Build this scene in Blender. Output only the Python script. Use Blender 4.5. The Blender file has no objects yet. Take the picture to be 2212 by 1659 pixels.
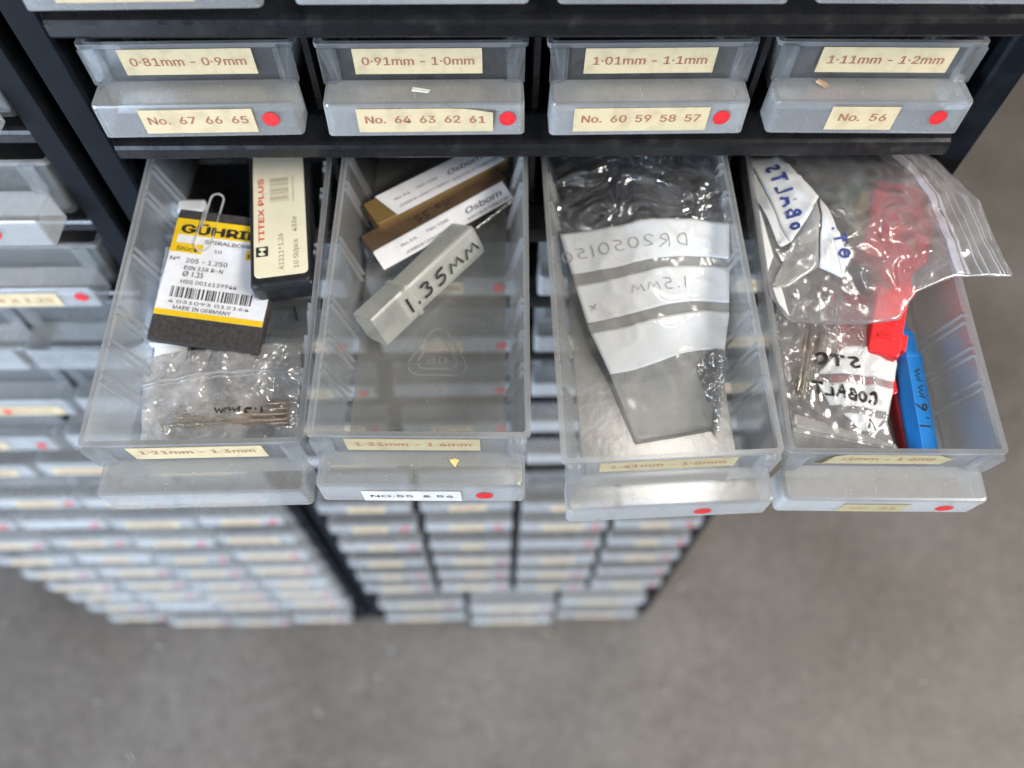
import bpy, math, random
from mathutils import Matrix, Vector, Euler, noise

C = bpy.context.scene
COL = C.collection
MM = 0.001
random.seed(7)
V = Vector

# ------------------------------------------------------------------ camera
CAM_LOC = V((-11.49, -199.09, 166.57)) * MM
CAM_ROT = Euler((math.radians(30.306), math.radians(-0.727), math.radians(-1.224)), 'XYZ')
cd = bpy.data.cameras.new('camera')
cam = bpy.data.objects.new('camera', cd)
COL.objects.link(cam)
cam.location = CAM_LOC
cam.rotation_euler = CAM_ROT
cd.sensor_fit = 'HORIZONTAL'
cd.sensor_width = 36.0
cd.lens = 36.0 * 1617.5 / 2212.0
cd.clip_start = 0.005
cd.clip_end = 30.0
cd.dof.use_dof = True
cd.dof.focus_distance = 0.229
cd.dof.aperture_fstop = 5.5
C.camera = cam

# ------------------------------------------------------------------ world, lamps, exposure
w = bpy.data.worlds.new('World')
C.world = w
w.use_nodes = True
bg = w.node_tree.nodes['Background']
bg.inputs[1].default_value = 0.62
# unseen surroundings as noise: dim, with bright patches added to sparkle in the films
wn = w.node_tree
wtc = wn.nodes.new('ShaderNodeTexCoord')
wno = wn.nodes.new('ShaderNodeTexNoise')
wno.inputs['Scale'].default_value = 2.6
wno.inputs['Detail'].default_value = 4.0
wn.links.new(wtc.outputs['Generated'], wno.inputs['Vector'])
wra = wn.nodes.new('ShaderNodeValToRGB')
for pos, col in ((0.40, (0.05, 0.052, 0.058)), (0.58, (0.20, 0.20, 0.205)), (0.70, (2.2, 2.2, 2.3))):
    e = wra.color_ramp.elements[0] if pos == 0.40 else wra.color_ramp.elements[-1] if pos == 0.70 else wra.color_ramp.elements.new(pos)
    e.position = pos
    e.color = (*col, 1)
wn.links.new(wno.outputs['Fac'], wra.inputs[0])
wn.links.new(wra.outputs[0], bg.inputs[0])

def area(name, loc, target, sx, sy, power, color):
    l = bpy.data.lights.new(name, 'AREA')
    l.shape = 'RECTANGLE'
    l.size = sx
    l.size_y = sy
    l.energy = power
    l.color = color
    o = bpy.data.objects.new(name, l)
    COL.objects.link(o)
    o.location = loc
    o.rotation_euler = (V(target) - V(loc)).to_track_quat('-Z', 'Y').to_euler()
    return o

area('ceiling_lamp', (1.55, -0.80, 1.45), (0.1, -0.1, -0.4), 1.4, 0.45, 63.0, (1.0, 0.93, 0.84))
wl_ = area('window_light', (-2.0, -2.1, -0.10), (-0.30, 0.0, -0.85), 1.5, 1.0, 45.0, (0.66, 0.80, 1.0))
wl_.data.spread = math.radians(64)
area('rear_lamp', (0.30, 0.40, 2.3), (0.05, -0.1, 0.0), 0.30, 0.22, 9.0, (1.0, 0.93, 0.82))

vs = C.view_settings
vs.view_transform = 'Standard'
vs.look = 'None'
vs.exposure = 0.08
vs.gamma = 1.0
vs.use_curve_mapping = False
C.render.film_transparent = False
C.cycles.transparent_max_bounces = 64
C.cycles.max_bounces = 10
C.cycles.use_denoising = True

# ------------------------------------------------------------------ materials
MATS = {}

def new_mat(name):
    m = bpy.data.materials.new(name)
    m.use_nodes = True
    nt = m.node_tree
    nt.nodes.clear()
    out = nt.nodes.new('ShaderNodeOutputMaterial')
    MATS[name] = m
    return m, nt, out

def N(nt, kind, **kw):
    n = nt.nodes.new(kind)
    for k, v in kw.items():
        if k in ('operation', 'blend_type', 'data_type', 'noise_dimensions', 'noise_type', 'feature', 'normalize', 'distance', 'clamp'):
            setattr(n, k, v)
        else:
            n.inputs[k].default_value = v
    return n

def tex(nt, scale, detail=4.0, rough=0.6, dist=0.0, stretch=None):
    tc = nt.nodes.new('ShaderNodeTexCoord')
    no = N(nt, 'ShaderNodeTexNoise', Scale=scale, Detail=detail, Roughness=rough, Distortion=dist)
    if stretch:
        mp = nt.nodes.new('ShaderNodeMapping')
        mp.inputs['Scale'].default_value = stretch
        nt.links.new(tc.outputs['Object'], mp.inputs['Vector'])
        nt.links.new(mp.outputs['Vector'], no.inputs['Vector'])
    else:
        nt.links.new(tc.outputs['Object'], no.inputs['Vector'])
    return no.outputs['Fac']

def rng(nt, sock, a, b, c, d):
    r = nt.nodes.new('ShaderNodeMapRange')
    for i, v in enumerate((a, b, c, d)):
        r.inputs[i + 1].default_value = v
    nt.links.new(sock, r.inputs[0])
    return r.outputs[0]

def mixcol(nt, fac, a, b):
    m = nt.nodes.new('ShaderNodeMix')
    m.data_type = 'RGBA'
    nt.links.new(fac, m.inputs[0])
    m.inputs[6].default_value = (*a, 1)
    m.inputs[7].default_value = (*b, 1)
    return m.outputs[2]

def solid(name, a, b=None, scale=300, rough=0.5, metal=0.0, bump=0.0, bscale=900, lo=0.4, hi=0.65, spec=0.5, stretch=None, rvar=0.0, coat=0.0):
    m, nt, out = new_mat(name)
    p = nt.nodes.new('ShaderNodeBsdfPrincipled')
    p.inputs['Roughness'].default_value = rough
    p.inputs['Metallic'].default_value = metal
    p.inputs['Specular IOR Level'].default_value = spec
    p.inputs['Coat Weight'].default_value = coat
    p.inputs['Coat Roughness'].default_value = 0.12
    if b is None:
        b = tuple(x * 0.85 for x in a)
    f = tex(nt, scale, 5, 0.6, stretch=stretch)
    nt.links.new(mixcol(nt, rng(nt, f, lo, hi, 0, 1), a, b), p.inputs['Base Color'])
    if rvar:
        nt.links.new(rng(nt, f, 0.3, 0.7, rough - rvar, rough + rvar), p.inputs['Roughness'])
    if bump:
        bn = nt.nodes.new('ShaderNodeBump')
        bn.inputs['Strength'].default_value = bump
        bn.inputs['Distance'].default_value = 0.0004
        nt.links.new(tex(nt, bscale, 5, 0.6), bn.inputs['Height'])
        nt.links.new(bn.outputs[0], p.inputs['Normal'])
    nt.links.new(p.outputs[0], out.inputs[0])
    return m

def clear(name, tint, haze, h, gloss_rough, gmax, gmin=0.02, hvar=0.08, scale=120, bump=0.0, bscale=500, bdist=0.0004, translucent=0.5, scratch=True, bdet=3.0, bdistort=0.0, graze=0.30):
    """see-through plastic: clear part, milky part and a glossy skin"""
    m, nt, out = new_mat(name)
    tr = nt.nodes.new('ShaderNodeBsdfTransparent')
    tr.inputs[0].default_value = (*tint, 1)
    df = nt.nodes.new('ShaderNodeBsdfDiffuse')
    df.inputs[0].default_value = (*haze, 1)
    tl = nt.nodes.new('ShaderNodeBsdfTranslucent')
    tl.inputs[0].default_value = (*haze, 1)
    mh = nt.nodes.new('ShaderNodeMixShader')
    mh.inputs[0].default_value = translucent
    nt.links.new(df.outputs[0], mh.inputs[1])
    nt.links.new(tl.outputs[0], mh.inputs[2])
    mb = nt.nodes.new('ShaderNodeMixShader')
    f = rng(nt, tex(nt, scale, 6, 0.65), 0.35, 0.7, max(0, h - hvar), h + hvar)
    if scratch:
        s = rng(nt, tex(nt, 900, 3, 0.7, stretch=(1, 0.08, 1)), 0.62, 0.8, 0.0, 0.25)
        a = nt.nodes.new('ShaderNodeMath')
        a.operation = 'ADD'
        a.use_clamp = True
        nt.links.new(f, a.inputs[0])
        nt.links.new(s, a.inputs[1])
        f = a.outputs[0]
        # dust specks
        d = rng(nt, tex(nt, 1500, 1.5, 0.5), 0.72, 0.77, 0.0, 0.35)
        a2 = nt.nodes.new('ShaderNodeMath')
        a2.operation = 'ADD'
        a2.use_clamp = True
        oi = nt.nodes.new('ShaderNodeObjectInfo')
        mu = nt.nodes.new('ShaderNodeMath')
        mu.operation = 'MULTIPLY'
        nt.links.new(rng(nt, oi.outputs['Random'], 0, 1, 0.75, 1.3), mu.inputs[0])
        nt.links.new(f, mu.inputs[1])
        nt.links.new(mu.outputs[0], a2.inputs[0])
        nt.links.new(d, a2.inputs[1])
        f = a2.outputs[0]
    # the longer the slanting path through the sheet, the milkier it looks
    lw0 = nt.nodes.new('ShaderNodeLayerWeight')
    lw0.inputs[0].default_value = 0.5
    pw = nt.nodes.new('ShaderNodeMath')
    pw.operation = 'POWER'
    pw.inputs[1].default_value = 2.0
    nt.links.new(lw0.outputs['Facing'], pw.inputs[0])
    ma = nt.nodes.new('ShaderNodeMath')
    ma.operation = 'MULTIPLY_ADD'
    ma.use_clamp = True
    ma.inputs[1].default_value = graze
    nt.links.new(pw.outputs[0], ma.inputs[0])
    nt.links.new(f, ma.inputs[2])
    nt.links.new(ma.outputs[0], mb.inputs[0])
    nt.links.new(tr.outputs[0], mb.inputs[1])
    nt.links.new(mh.outputs[0], mb.inputs[2])
    gl = nt.nodes.new('ShaderNodeBsdfGlossy')
    gl.inputs['Roughness'].default_value = gloss_rough
    gl.inputs[0].default_value = (0.95, 0.97, 1, 1)
    lw = nt.nodes.new('ShaderNodeLayerWeight')
    lw.inputs[0].default_value = 0.35
    g = rng(nt, lw.outputs['Fresnel'], 0.02, 0.9, gmin, gmax)
    mg = nt.nodes.new('ShaderNodeMixShader')
    nt.links.new(g, mg.inputs[0])
    nt.links.new(mb.outputs[0], mg.inputs[1])
    nt.links.new(gl.outputs[0], mg.inputs[2])
    if bump:
        bn = nt.nodes.new('ShaderNodeBump')
        bn.inputs['Strength'].default_value = bump
        bn.inputs['Distance'].default_value = bdist
        nt.links.new(tex(nt, bscale, bdet, 0.55, bdistort), bn.inputs['Height'])
        nt.links.new(bn.outputs[0], gl.inputs['Normal'])
        nt.links.new(bn.outputs[0], df.inputs['Normal'])
    nt.links.new(mg.outputs[0], out.inputs[0])
    return m

clear('frosted_plastic', (0.93, 0.945, 0.95), (0.54, 0.535, 0.52), 0.085, 0.20, 0.45, 0.035, 0.05, bump=0.25, bscale=700)
clear('frosted_handle', (0.93, 0.945, 0.95), (0.74, 0.735, 0.72), 0.27, 0.17, 0.45, 0.035, 0.03, bump=0.05, bscale=300, translucent=0.35)
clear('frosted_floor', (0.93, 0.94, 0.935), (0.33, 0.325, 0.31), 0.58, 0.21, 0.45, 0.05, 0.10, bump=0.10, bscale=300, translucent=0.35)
clear('frosted_edge', (0.93, 0.945, 0.95), (0.52, 0.515, 0.50), 0.44, 0.25, 0.4, 0.04, 0.05, scratch=False)
clear('hazy_film', (0.95, 0.95, 0.95), (0.86, 0.86, 0.86), 0.17, 0.13, 0.6, 0.045, 0.06, scale=45, bump=0.35, bscale=40, bdist=0.0014, scratch=False, bdet=4, bdistort=1.0)
clear('milky_plastic', (0.93, 0.94, 0.91), (0.86, 0.87, 0.84), 0.42, 0.22, 0.4, 0.03, 0.06, translucent=0.55)
clear('clear_film', (0.96, 0.965, 0.97), (0.85, 0.86, 0.88), 0.05, 0.08, 0.7, 0.05, 0.03, scale=60, bump=0.5, bscale=60, bdist=0.0016, scratch=False, bdet=5, bdistort=1.2)
clear('creased_film', (0.96, 0.965, 0.97), (0.88, 0.89, 0.92), 0.075, 0.07, 0.9, 0.13, 0.05, scale=90, bump=0.9, bscale=50, bdist=0.0090, scratch=False, translucent=0.25, bdet=2.5, bdistort=2.2)
clear('crumpled_film', (0.95, 0.955, 0.96), (0.94, 0.94, 0.95), 0.33, 0.13, 0.75, 0.10, 0.20, scale=90, bump=0.6, bscale=42, bdist=0.0080, scratch=False, bdet=2.2, bdistort=2.0, translucent=0.2)
clear('soft_film', (0.96, 0.96, 0.965), (0.90, 0.88, 0.88), 0.20, 0.14, 0.7, 0.07, 0.14, scale=45, bump=0.45, bscale=40, bdist=0.006, scratch=False, bdet=2.0, bdistort=1.5, translucent=0.25)
clear('cloudy_film', (0.90, 0.90, 0.89), (0.80, 0.80, 0.78), 0.32, 0.16, 0.5, 0.04, 0.06, scale=60, bump=0.6, bscale=50, bdist=0.003, scratch=False, translucent=0.2, bdet=2, bdistort=1.0)
clear('white_film', (0.9, 0.9, 0.9), (0.93, 0.95, 0.96), 0.90, 0.2, 0.4, 0.03, 0.05, scale=60, bump=0.4, bscale=130, bdist=0.0010, scratch=False, translucent=0.3, bdet=3, bdistort=0.6)
clear('zip_film', (0.95, 0.95, 0.97), (0.88, 0.88, 0.92), 0.50, 0.15, 0.5, 0.06, 0.1, scale=200, scratch=False)
solid('cream_paper', (0.55, 0.445, 0.265), (0.38, 0.30, 0.175), 190, 0.75, bump=0.2, lo=0.46, hi=0.86)
solid('old_paper', (0.38, 0.31, 0.175), (0.31, 0.25, 0.135), 260, 0.75, bump=0.15, lo=0.45, hi=0.75)
solid('ivory_card', (0.80, 0.76, 0.58), (0.76, 0.71, 0.53), 120, 0.5)
solid('white_paper', (0.80, 0.82, 0.86), (0.72, 0.74, 0.79), 160, 0.5, bump=0.3, bscale=250)
solid('grey_paper', (0.60, 0.58, 0.54), None, 160, 0.6)
solid('brown_ink', (0.27, 0.095, 0.05), (0.35, 0.17, 0.10), 1500, 0.7, lo=0.4, hi=0.7)
solid('pale_ink', (0.36, 0.20, 0.09), (0.40, 0.25, 0.12), 1500, 0.7)
solid('black_ink', (0.012, 0.012, 0.014), (0.03, 0.03, 0.035), 900, 0.5)
solid('tan_ink', (0.26, 0.23, 0.17), (0.34, 0.30, 0.22), 1500, 0.7)
solid('grey_ink', (0.07, 0.07, 0.075), (0.13, 0.13, 0.135), 1500, 0.7)
solid('pencil_ink', (0.24, 0.23, 0.22), (0.34, 0.33, 0.32), 2500, 0.7)
solid('blue_ink', (0.025, 0.04, 0.20), (0.05, 0.07, 0.28), 700, 0.5)
solid('red_ink', (0.75, 0.06, 0.03), None, 700, 0.5)
solid('red_sticker', (0.62, 0.018, 0.022), (0.52, 0.015, 0.02), 400, 0.5)
solid('black_steel', (0.004, 0.0055, 0.008), (0.009, 0.011, 0.014), 90, 0.55, bump=0.05, bscale=1500, lo=0.45, hi=0.8, rvar=0.08, spec=0.12)
solid('black_shelf', (0.006, 0.006, 0.007), (0.028, 0.026, 0.023), 160, 0.30, bump=0.10, bscale=500, lo=0.55, hi=0.9, rvar=0.07, spec=0.42)
solid('black_plastic', (0.010, 0.010, 0.012), (0.02, 0.02, 0.022), 300, 0.38)
solid('black_card', (0.035, 0.031, 0.031), (0.065, 0.058, 0.058), 700, 0.55, bump=0.5, bscale=1200)
solid('yellow_print', (0.83, 0.56, 0.01), (0.78, 0.50, 0.01), 200, 0.5)
solid('gold_plastic', (0.34, 0.23, 0.09), (0.28, 0.18, 0.07), 150, 0.34, metal=0.45, stretch=(1, 6, 1))
solid('brown_plastic', (0.13, 0.085, 0.05), (0.10, 0.065, 0.04), 150, 0.35, metal=0.2)
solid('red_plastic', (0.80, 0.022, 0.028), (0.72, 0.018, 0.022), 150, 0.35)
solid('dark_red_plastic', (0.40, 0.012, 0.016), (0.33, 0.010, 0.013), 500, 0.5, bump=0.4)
solid('blue_plastic', (0.015, 0.27, 0.80), (0.012, 0.24, 0.74), 150, 0.33)
solid('green_plastic', (0.16, 0.40, 0.20), None, 150, 0.4)
solid('amber_plastic', (0.42, 0.30, 0.06), None, 150, 0.4)
solid('bright_steel', (0.62, 0.60, 0.57), (0.45, 0.43, 0.40), 900, 0.22, metal=1.0)
solid('chip_steel', (0.85, 0.85, 0.85), None, 900, 0.25, metal=0.35)
solid('bronze_steel', (0.50, 0.40, 0.33), (0.36, 0.27, 0.22), 900, 0.32, metal=0.45)
solid('flute_steel', (0.60, 0.55, 0.45), (0.30, 0.27, 0.22), 2500, 0.25, metal=0.6)
solid('wood_chip', (0.55, 0.38, 0.22), (0.36, 0.22, 0.12), 700, 0.8)
solid('yellow_flake', (0.78, 0.62, 0.22), None, 900, 0.8)
solid('white_chip', (0.85, 0.88, 0.86), None, 500, 0.5)

def concrete():
    m, nt, out = new_mat('concrete')
    p = nt.nodes.new('ShaderNodeBsdfPrincipled')
    f1 = tex(nt, 3.5, 6, 0.6)
    f2 = tex(nt, 75, 6, 0.75)
    f3 = tex(nt, 220, 3, 0.7)
    c1 = mixcol(nt, rng(nt, f1, 0.35, 0.68, 0, 1), (0.205, 0.189, 0.172), (0.124, 0.107, 0.091))
    def mul(c, fac, lo, hi, a, b, k):
        mm = nt.nodes.new('ShaderNodeMix')
        mm.data_type = 'RGBA'
        mm.blend_type = 'MULTIPLY'
        mm.inputs[0].default_value = k
        nt.links.new(c, mm.inputs[6])
        nt.links.new(mixcol(nt, rng(nt, fac, lo, hi, 0, 1), a, b), mm.inputs[7])
        return mm.outputs[2]
    c2 = mul(c1, f2, 0.3, 0.72, (0.66, 0.65, 0.64), (1.18, 1.17, 1.15), 0.8)
    c3 = mul(c2, f3, 0.35, 0.7, (0.7, 0.68, 0.66), (1.2, 1.2, 1.2), 0.8)
    nt.links.new(c3, p.inputs['Base Color'])
    p.inputs['Roughness'].default_value = 0.44
    b = nt.nodes.new('ShaderNodeBump')
    b.inputs['Strength'].default_value = 0.4
    b.inputs['Distance'].default_value = 0.001
    nt.links.new(f3, b.inputs['Height'])
    nt.links.new(b.outputs[0], p.inputs['Normal'])
    nt.links.new(p.outputs[0], out.inputs[0])
concrete()

# ------------------------------------------------------------------ mesh helpers (all in millimetres)
class MB:
    def __init__(self):
        self.v = []
        self.f = []
        self.slot = {}

    def box(self, x0, x1, y0, y1, z0, z1, M=None):
        pts = [(x0, y0, z0), (x1, y0, z0), (x1, y1, z0), (x0, y1, z0), (x0, y0, z1), (x1, y0, z1), (x1, y1, z1), (x0, y1, z1)]
        return self.hexa(pts, M)

    def hexa(self, pts, M=None):
        n = len(self.v)
        for q in pts:
            self.v.append((M @ V(q)) if M else V(q))
        for f in ((0, 3, 2, 1), (4, 5, 6, 7), (0, 1, 5, 4), (1, 2, 6, 5), (2, 3, 7, 6), (3, 0, 4, 7)):
            self.f.append([n + i for i in f])
        return self

    def loft(self, loops, cap0=True, cap1=True, M=None, closed=True, slots=None):
        n0 = len(self.v)
        k = len(loops[0])
        for lp in loops:
            for q in lp:
                self.v.append((M @ V(q)) if M else V(q))
        for i in range(len(loops) - 1):
            for j in range(k if closed else k - 1):
                a = n0 + i * k + j
                b = n0 + i * k + (j + 1) % k
                if slots and slots[i]:
                    self.slot[len(self.f)] = slots[i]
                self.f.append([a, b, b + k, a + k])
        if cap0:
            self.f.append([n0 + j for j in range(k)][::-1])
        if cap1:
            self.f.append([n0 + (len(loops) - 1) * k + j for j in range(k)])
        return self

    def prism(self, poly, z0, z1, M=None):
        return self.loft([[(x, y, z0) for x, y in poly], [(x, y, z1) for x, y in poly]], M=M)

    def cyl(self, a, b, r0, r1=None, n=14):
        a, b = V(a), V(b)
        r1 = r0 if r1 is None else r1
        d = (b - a).normalized()
        u = d.orthogonal().normalized()
        t = d.cross(u)
        L = []
        for p, r in ((a, r0), (b, r1)):
            L.append([p + (u * math.cos(2 * math.pi * i / n) + t * math.sin(2 * math.pi * i / n)) * r for i in range(n)])
        return self.loft(L)

    def tube(self, pts, r, n=8):
        pts = [V(p) for p in pts]
        loops = []
        u = None
        for i, p in enumerate(pts):
            d = (pts[min(i + 1, len(pts) - 1)] - pts[max(i - 1, 0)]).normalized()
            u = d.orthogonal().normalized() if u is None else (u - d * u.dot(d)).normalized()
            t = d.cross(u)
            loops.append([p + (u * math.cos(2 * math.pi * k / n) + t * math.sin(2 * math.pi * k / n)) * r for k in range(n)])
        return self.loft(loops)

    def add(self, verts, faces):
        n = len(self.v)
        self.v += [V(q) for q in verts]
        self.f += [[n + i for i in f] for f in faces]
        return self

    def build(self, name, mat, parent=None, M=None, smooth=False, bevel=0.0, mat2=None):
        me = bpy.data.meshes.new(name)
        me.from_pydata([tuple(q * MM) for q in self.v], [], self.f)
        me.materials.append(MATS[mat])
        if mat2:
            for m2 in mat2.split():
                me.materials.append(MATS[m2])
            for i, k in self.slot.items():
                me.polygons[i].material_index = k
        if smooth:
            me.polygons.foreach_set('use_smooth', [True] * len(me.polygons))
        me.update()
        o = bpy.data.objects.new(name, me)
        COL.objects.link(o)
        if parent:
            o.parent = parent
        if M is not None:
            o.matrix_local = M
        if bevel:
            b = o.modifiers.new('edge', 'BEVEL')
            b.width = bevel * MM
            b.segments = 2
            b.limit_method = 'ANGLE'
        return o

def rrect(x0, x1, y0, y1, r, z, n=4):
    out = []
    for cx, cy, a in ((x1 - r, y1 - r, 0), (x0 + r, y1 - r, 90), (x0 + r, y0 + r, 180), (x1 - r, y0 + r, 270)):
        for i in range(n + 1):
            t = math.radians(a + 90 * i / n)
            out.append((cx + r * math.cos(t), cy + r * math.sin(t), z))
    return out

def Mt(loc=(0, 0, 0), rx=0, ry=0, rz=0):
    """placement matrix, loc in mm, angles in radians"""
    return Matrix.Translation(V(loc) * MM) @ Euler((rx, ry, rz), 'XYZ').to_matrix().to_4x4()

def mmM(loc=(0, 0, 0), rx=0, ry=0, rz=0):
    return Matrix.Translation(V(loc)) @ Euler((rx, ry, rz), 'XYZ').to_matrix().to_4x4()

def tag(o, label=None, cat=None, group=None, kind=None):
    if label:
        o['label'] = label
    if cat:
        o['category'] = cat
    if group:
        o['group'] = group
    if kind:
        o['kind'] = kind
    return o

def thing(name, M, label, cat, group=None):
    o = bpy.data.objects.new(name, None)
    o.empty_display_size = 0.01
    COL.objects.link(o)
    o.matrix_world = M
    return tag(o, label, cat, group)

# ------------------------------------------------------------------ writing
import os
FONT = None
try:        # the plain sans that ships with the program; the built-in face otherwise
    FONT = bpy.data.fonts.load(os.path.join(bpy.utils.system_resource('DATAFILES'), 'fonts', 'Inter.woff2'))
except Exception:
    FONT = None
_text_cache = {}
def text2d(body, bold=0.0, shear=0.0, spacing=1.0):
    key = (body, bold, shear, spacing)
    if key not in _text_cache:
        cu = bpy.data.curves.new('tmp_text', 'FONT')
        cu.body = body
        if FONT and 'Ø' not in body:
            cu.font = FONT
        cu.shear = shear
        cu.space_character = spacing
        cu.resolution_u = 4
        o = bpy.data.objects.new('tmp_text', cu)
        COL.objects.link(o)
        dg = bpy.context.evaluated_depsgraph_get()
        me = bpy.data.meshes.new_from_object(o.evaluated_get(dg))
        vs_ = [(q.co.x, q.co.y) for q in me.vertices]
        fs_ = [list(p.vertices) for p in me.polygons]
        bpy.data.objects.remove(o)
        bpy.data.curves.remove(cu)
        bpy.data.meshes.remove(me)
        x0 = min(a for a, b in vs_)
        x1 = max(a for a, b in vs_)
        _text_cache[key] = ([((a - x0) / (x1 - x0), b) for a, b in vs_], fs_)
    return _text_cache[key]

def printed(mb, body, width, cap, mapf, bold=0.015, shear=0.0, spacing=1.0):
    """body set width mm wide with capitals cap mm high; mapf(s,t) places it"""
    vs_, fs_ = text2d(body, 0, shear, spacing)
    o, px, py = V(mapf(0, 0)), V(mapf(1, 0)), V(mapf(0, 1))
    n = (px - o).cross(py - o).normalized()
    d = bold * cap
    k = 0
    for dx, dy in ((0, 0),) if bold <= 0 else ((0, 0), (-d, 0), (d, 0), (0, d * .4), (0, -d * .4)):
        mb.add([V(mapf(a * width + dx, b / 0.727 * cap + dy)) + n * (0.006 * k) for a, b in vs_], fs_)
        k += 1
    return mb

GLYPH = {
    '0': [[(.5, 0), (.15, .15), (.03, .5), (.18, .85), (.5, 1), (.82, .85), (.97, .5), (.82, .15), (.5, 0)]],
    '1': [[(.5, 0), (.52, 1)]],
    '2': [[(.05, .8), (.3, 1), (.75, .95), (.85, .7), (.5, .35), (.05, .02), (.95, .06)]],
    '3': [[(.1, .9), (.5, 1), (.85, .8), (.4, .55), (.88, .35), (.6, .02), (.05, .08)]],
    '5': [[(.95, .97), (.28, .92), (.15, .55), (.6, .6), (.9, .35), (.6, .03), (.05, .05)]],
    '6': [[(.75, 1), (.3, .6), (.08, .25), (.4, 0), (.8, .12), (.78, .38), (.4, .45), (.12, .25)]],
    '.': [[(.42, .08), (.58, .16)]],
    'm': [[(0, 0), (.12, .5), (.22, .12), (.48, .52), (.58, .1), (.85, .5), (1, .02)]],
    'M': [[(0, 0), (.22, .62), (.48, .2), (.78, .66), (1, .05)]],
    'D': [[(.1, 0), (.1, 1), (.7, .85), (.95, .45), (.7, .1), (.1, 0)]],
    'R': [[(.1, 0), (.1, 1), (.75, .95), (.8, .6), (.15, .5), (.95, 0)]],
    'C': [[(.9, .85), (.5, 1), (.1, .6), (.15, .2), (.5, 0), (.92, .15)]],
    'O': [[(.5, 0), (.12, .25), (.1, .7), (.5, 1), (.9, .7), (.88, .25), (.5, 0)]],
    'o': [[(.5, 0), (.2, .15), (.2, .45), (.5, .6), (.8, .45), (.8, .15), (.5, 0)]],
    'B': [[(.1, 0), (.1, 1), (.7, .95), (.72, .6), (.15, .52), (.85, .42), (.85, .08), (.1, 0)]],
    'A': [[(0, 0), (.45, 1), (.95, 0)], [(.2, .35), (.75, .35)]],
    'L': [[(.15, 1), (.12, 0), (.9, .03)]],
    'T': [[(.5, 0), (.5, 1)], [(0, .98), (1, 1)]],
    'S': [[(.9, .9), (.5, 1), (.15, .75), (.8, .35), (.5, 0), (.05, .1)]],
    'N': [[(.1, 0), (.1, 1), (.85, 0), (.88, 1)]],
    'x': [[(.1, 0), (.85, .6)], [(.1, .6), (.85, 0)]],
    'Q': [[(.5, 0), (.12, .25), (.1, .7), (.5, 1), (.9, .7), (.88, .25), (.5, 0)], [(.2, .5), (.85, .55)]],
    '-': [[(.1, .45), (.9, .5)]],
    ' ': [],
}
def handwriting(mb, body, h, cw, gap, mapf, pen, jitter=0.05):
    """pen strokes as flat ribbons; mapf(s, t, lift)"""
    x = 0.0
    rnd = random.Random(sum(ord(c) for c in body))
    lift = 0.0
    for ch in body:
        wd = cw * (0.35 if ch in '.1' else 0.6 if ch == ' ' else 1.3 if ch in 'mM' else 1.0)
        dy = rnd.uniform(-1, 1) * jitter * h
        for st in GLYPH[ch]:
            pts = [(x + a * wd, b * h + dy) for a, b in st]
            # smooth by Chaikin
            for _ in range(2 if len(pts) > 3 and ch not in 'ANLTMm' else 0):
                q = [pts[0]]
                for a, b in zip(pts, pts[1:]):
                    q += [(a[0] * .75 + b[0] * .25, a[1] * .75 + b[1] * .25), (a[0] * .25 + b[0] * .75, a[1] * .25 + b[1] * .75)]
                pts = q + [pts[-1]]
            L, Rr = [], []
            for i, p in enumerate(pts):
                a = V(pts[max(i - 1, 0)])
                b = V(pts[min(i + 1, len(pts) - 1)])
                d = (b - a)
                d = d.normalized() if d.length > 1e-6 else V((1, 0))
                nrm = V((-d.y, d.x)) * pen * 0.5 * rnd.uniform(0.85, 1.15)
                e = d * (pen * 0.35) * (-1 if i == 0 else 1 if i == len(pts) - 1 else 0)
                L.append(V(p) + nrm + e)
                Rr.append(V(p) - nrm + e)
            lift += 0.008
            vs_ = [mapf(q[0], q[1], lift) for q in L] + [mapf(q[0], q[1], lift) for q in Rr]
            k = len(L)
            mb.add(vs_, [[i, i + 1, k + i + 1, k + i] for i in range(k - 1)])
        x += wd + gap
    return mb

# ------------------------------------------------------------------ floor
fl = MB()
fl.add([(-6000, -6000, -690), (6000, -6000, -690), (6000, 6000, -690), (-6000, 6000, -690)], [[0, 1, 2, 3]])
tag(fl.build('floor', 'concrete'), 'worn grey concrete workshop floor', 'floor', kind='structure')
sw = MB()
for i in range(1300):
    x, y = random.uniform(-620, 900), random.uniform(-620, 300)
    if -440 < x < 165 and y > -15:
        continue
    s = random.choice((0.4, 0.5, 0.5, 0.6, 0.7, 0.8, 0.9, 1.2, 1.6))
    a = random.uniform(0, 6.3)
    M = mmM((x, y, -689.6 + s * 0.2), random.uniform(-.9, .9), random.uniform(-.9, .9), a)
    sw.prism([(-s, -s * .4), (s * .8, -s * .5), (s, s * .3), (-s * .5, s * .5)], 0, s * 0.25, M=M)
tag(sw.build('metal_swarf', 'chip_steel'), 'tiny bright metal chips scattered over the concrete floor', 'metal chips', kind='stuff')
db = MB()
for i in range(60):
    x, y = random.uniform(-620, 900), random.uniform(-620, 300)
    if -440 < x < 165 and y > -15:
        continue
    s = random.uniform(0.6, 2.4)
    M = mmM((x, y, -689.8), 0, 0, random.uniform(0, 6.3))
    db.prism([(-s, -s * .4), (s * .2, -s * .7), (s * .8, -s * .2), (s, s * .4), (-s * .3, s * .6)], 0, s * 0.2, M=M)
tag(db.build('grit', 'wood_chip'), 'small brown crumbs of dirt lying on the concrete floor', 'dirt', kind='stuff')

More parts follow.
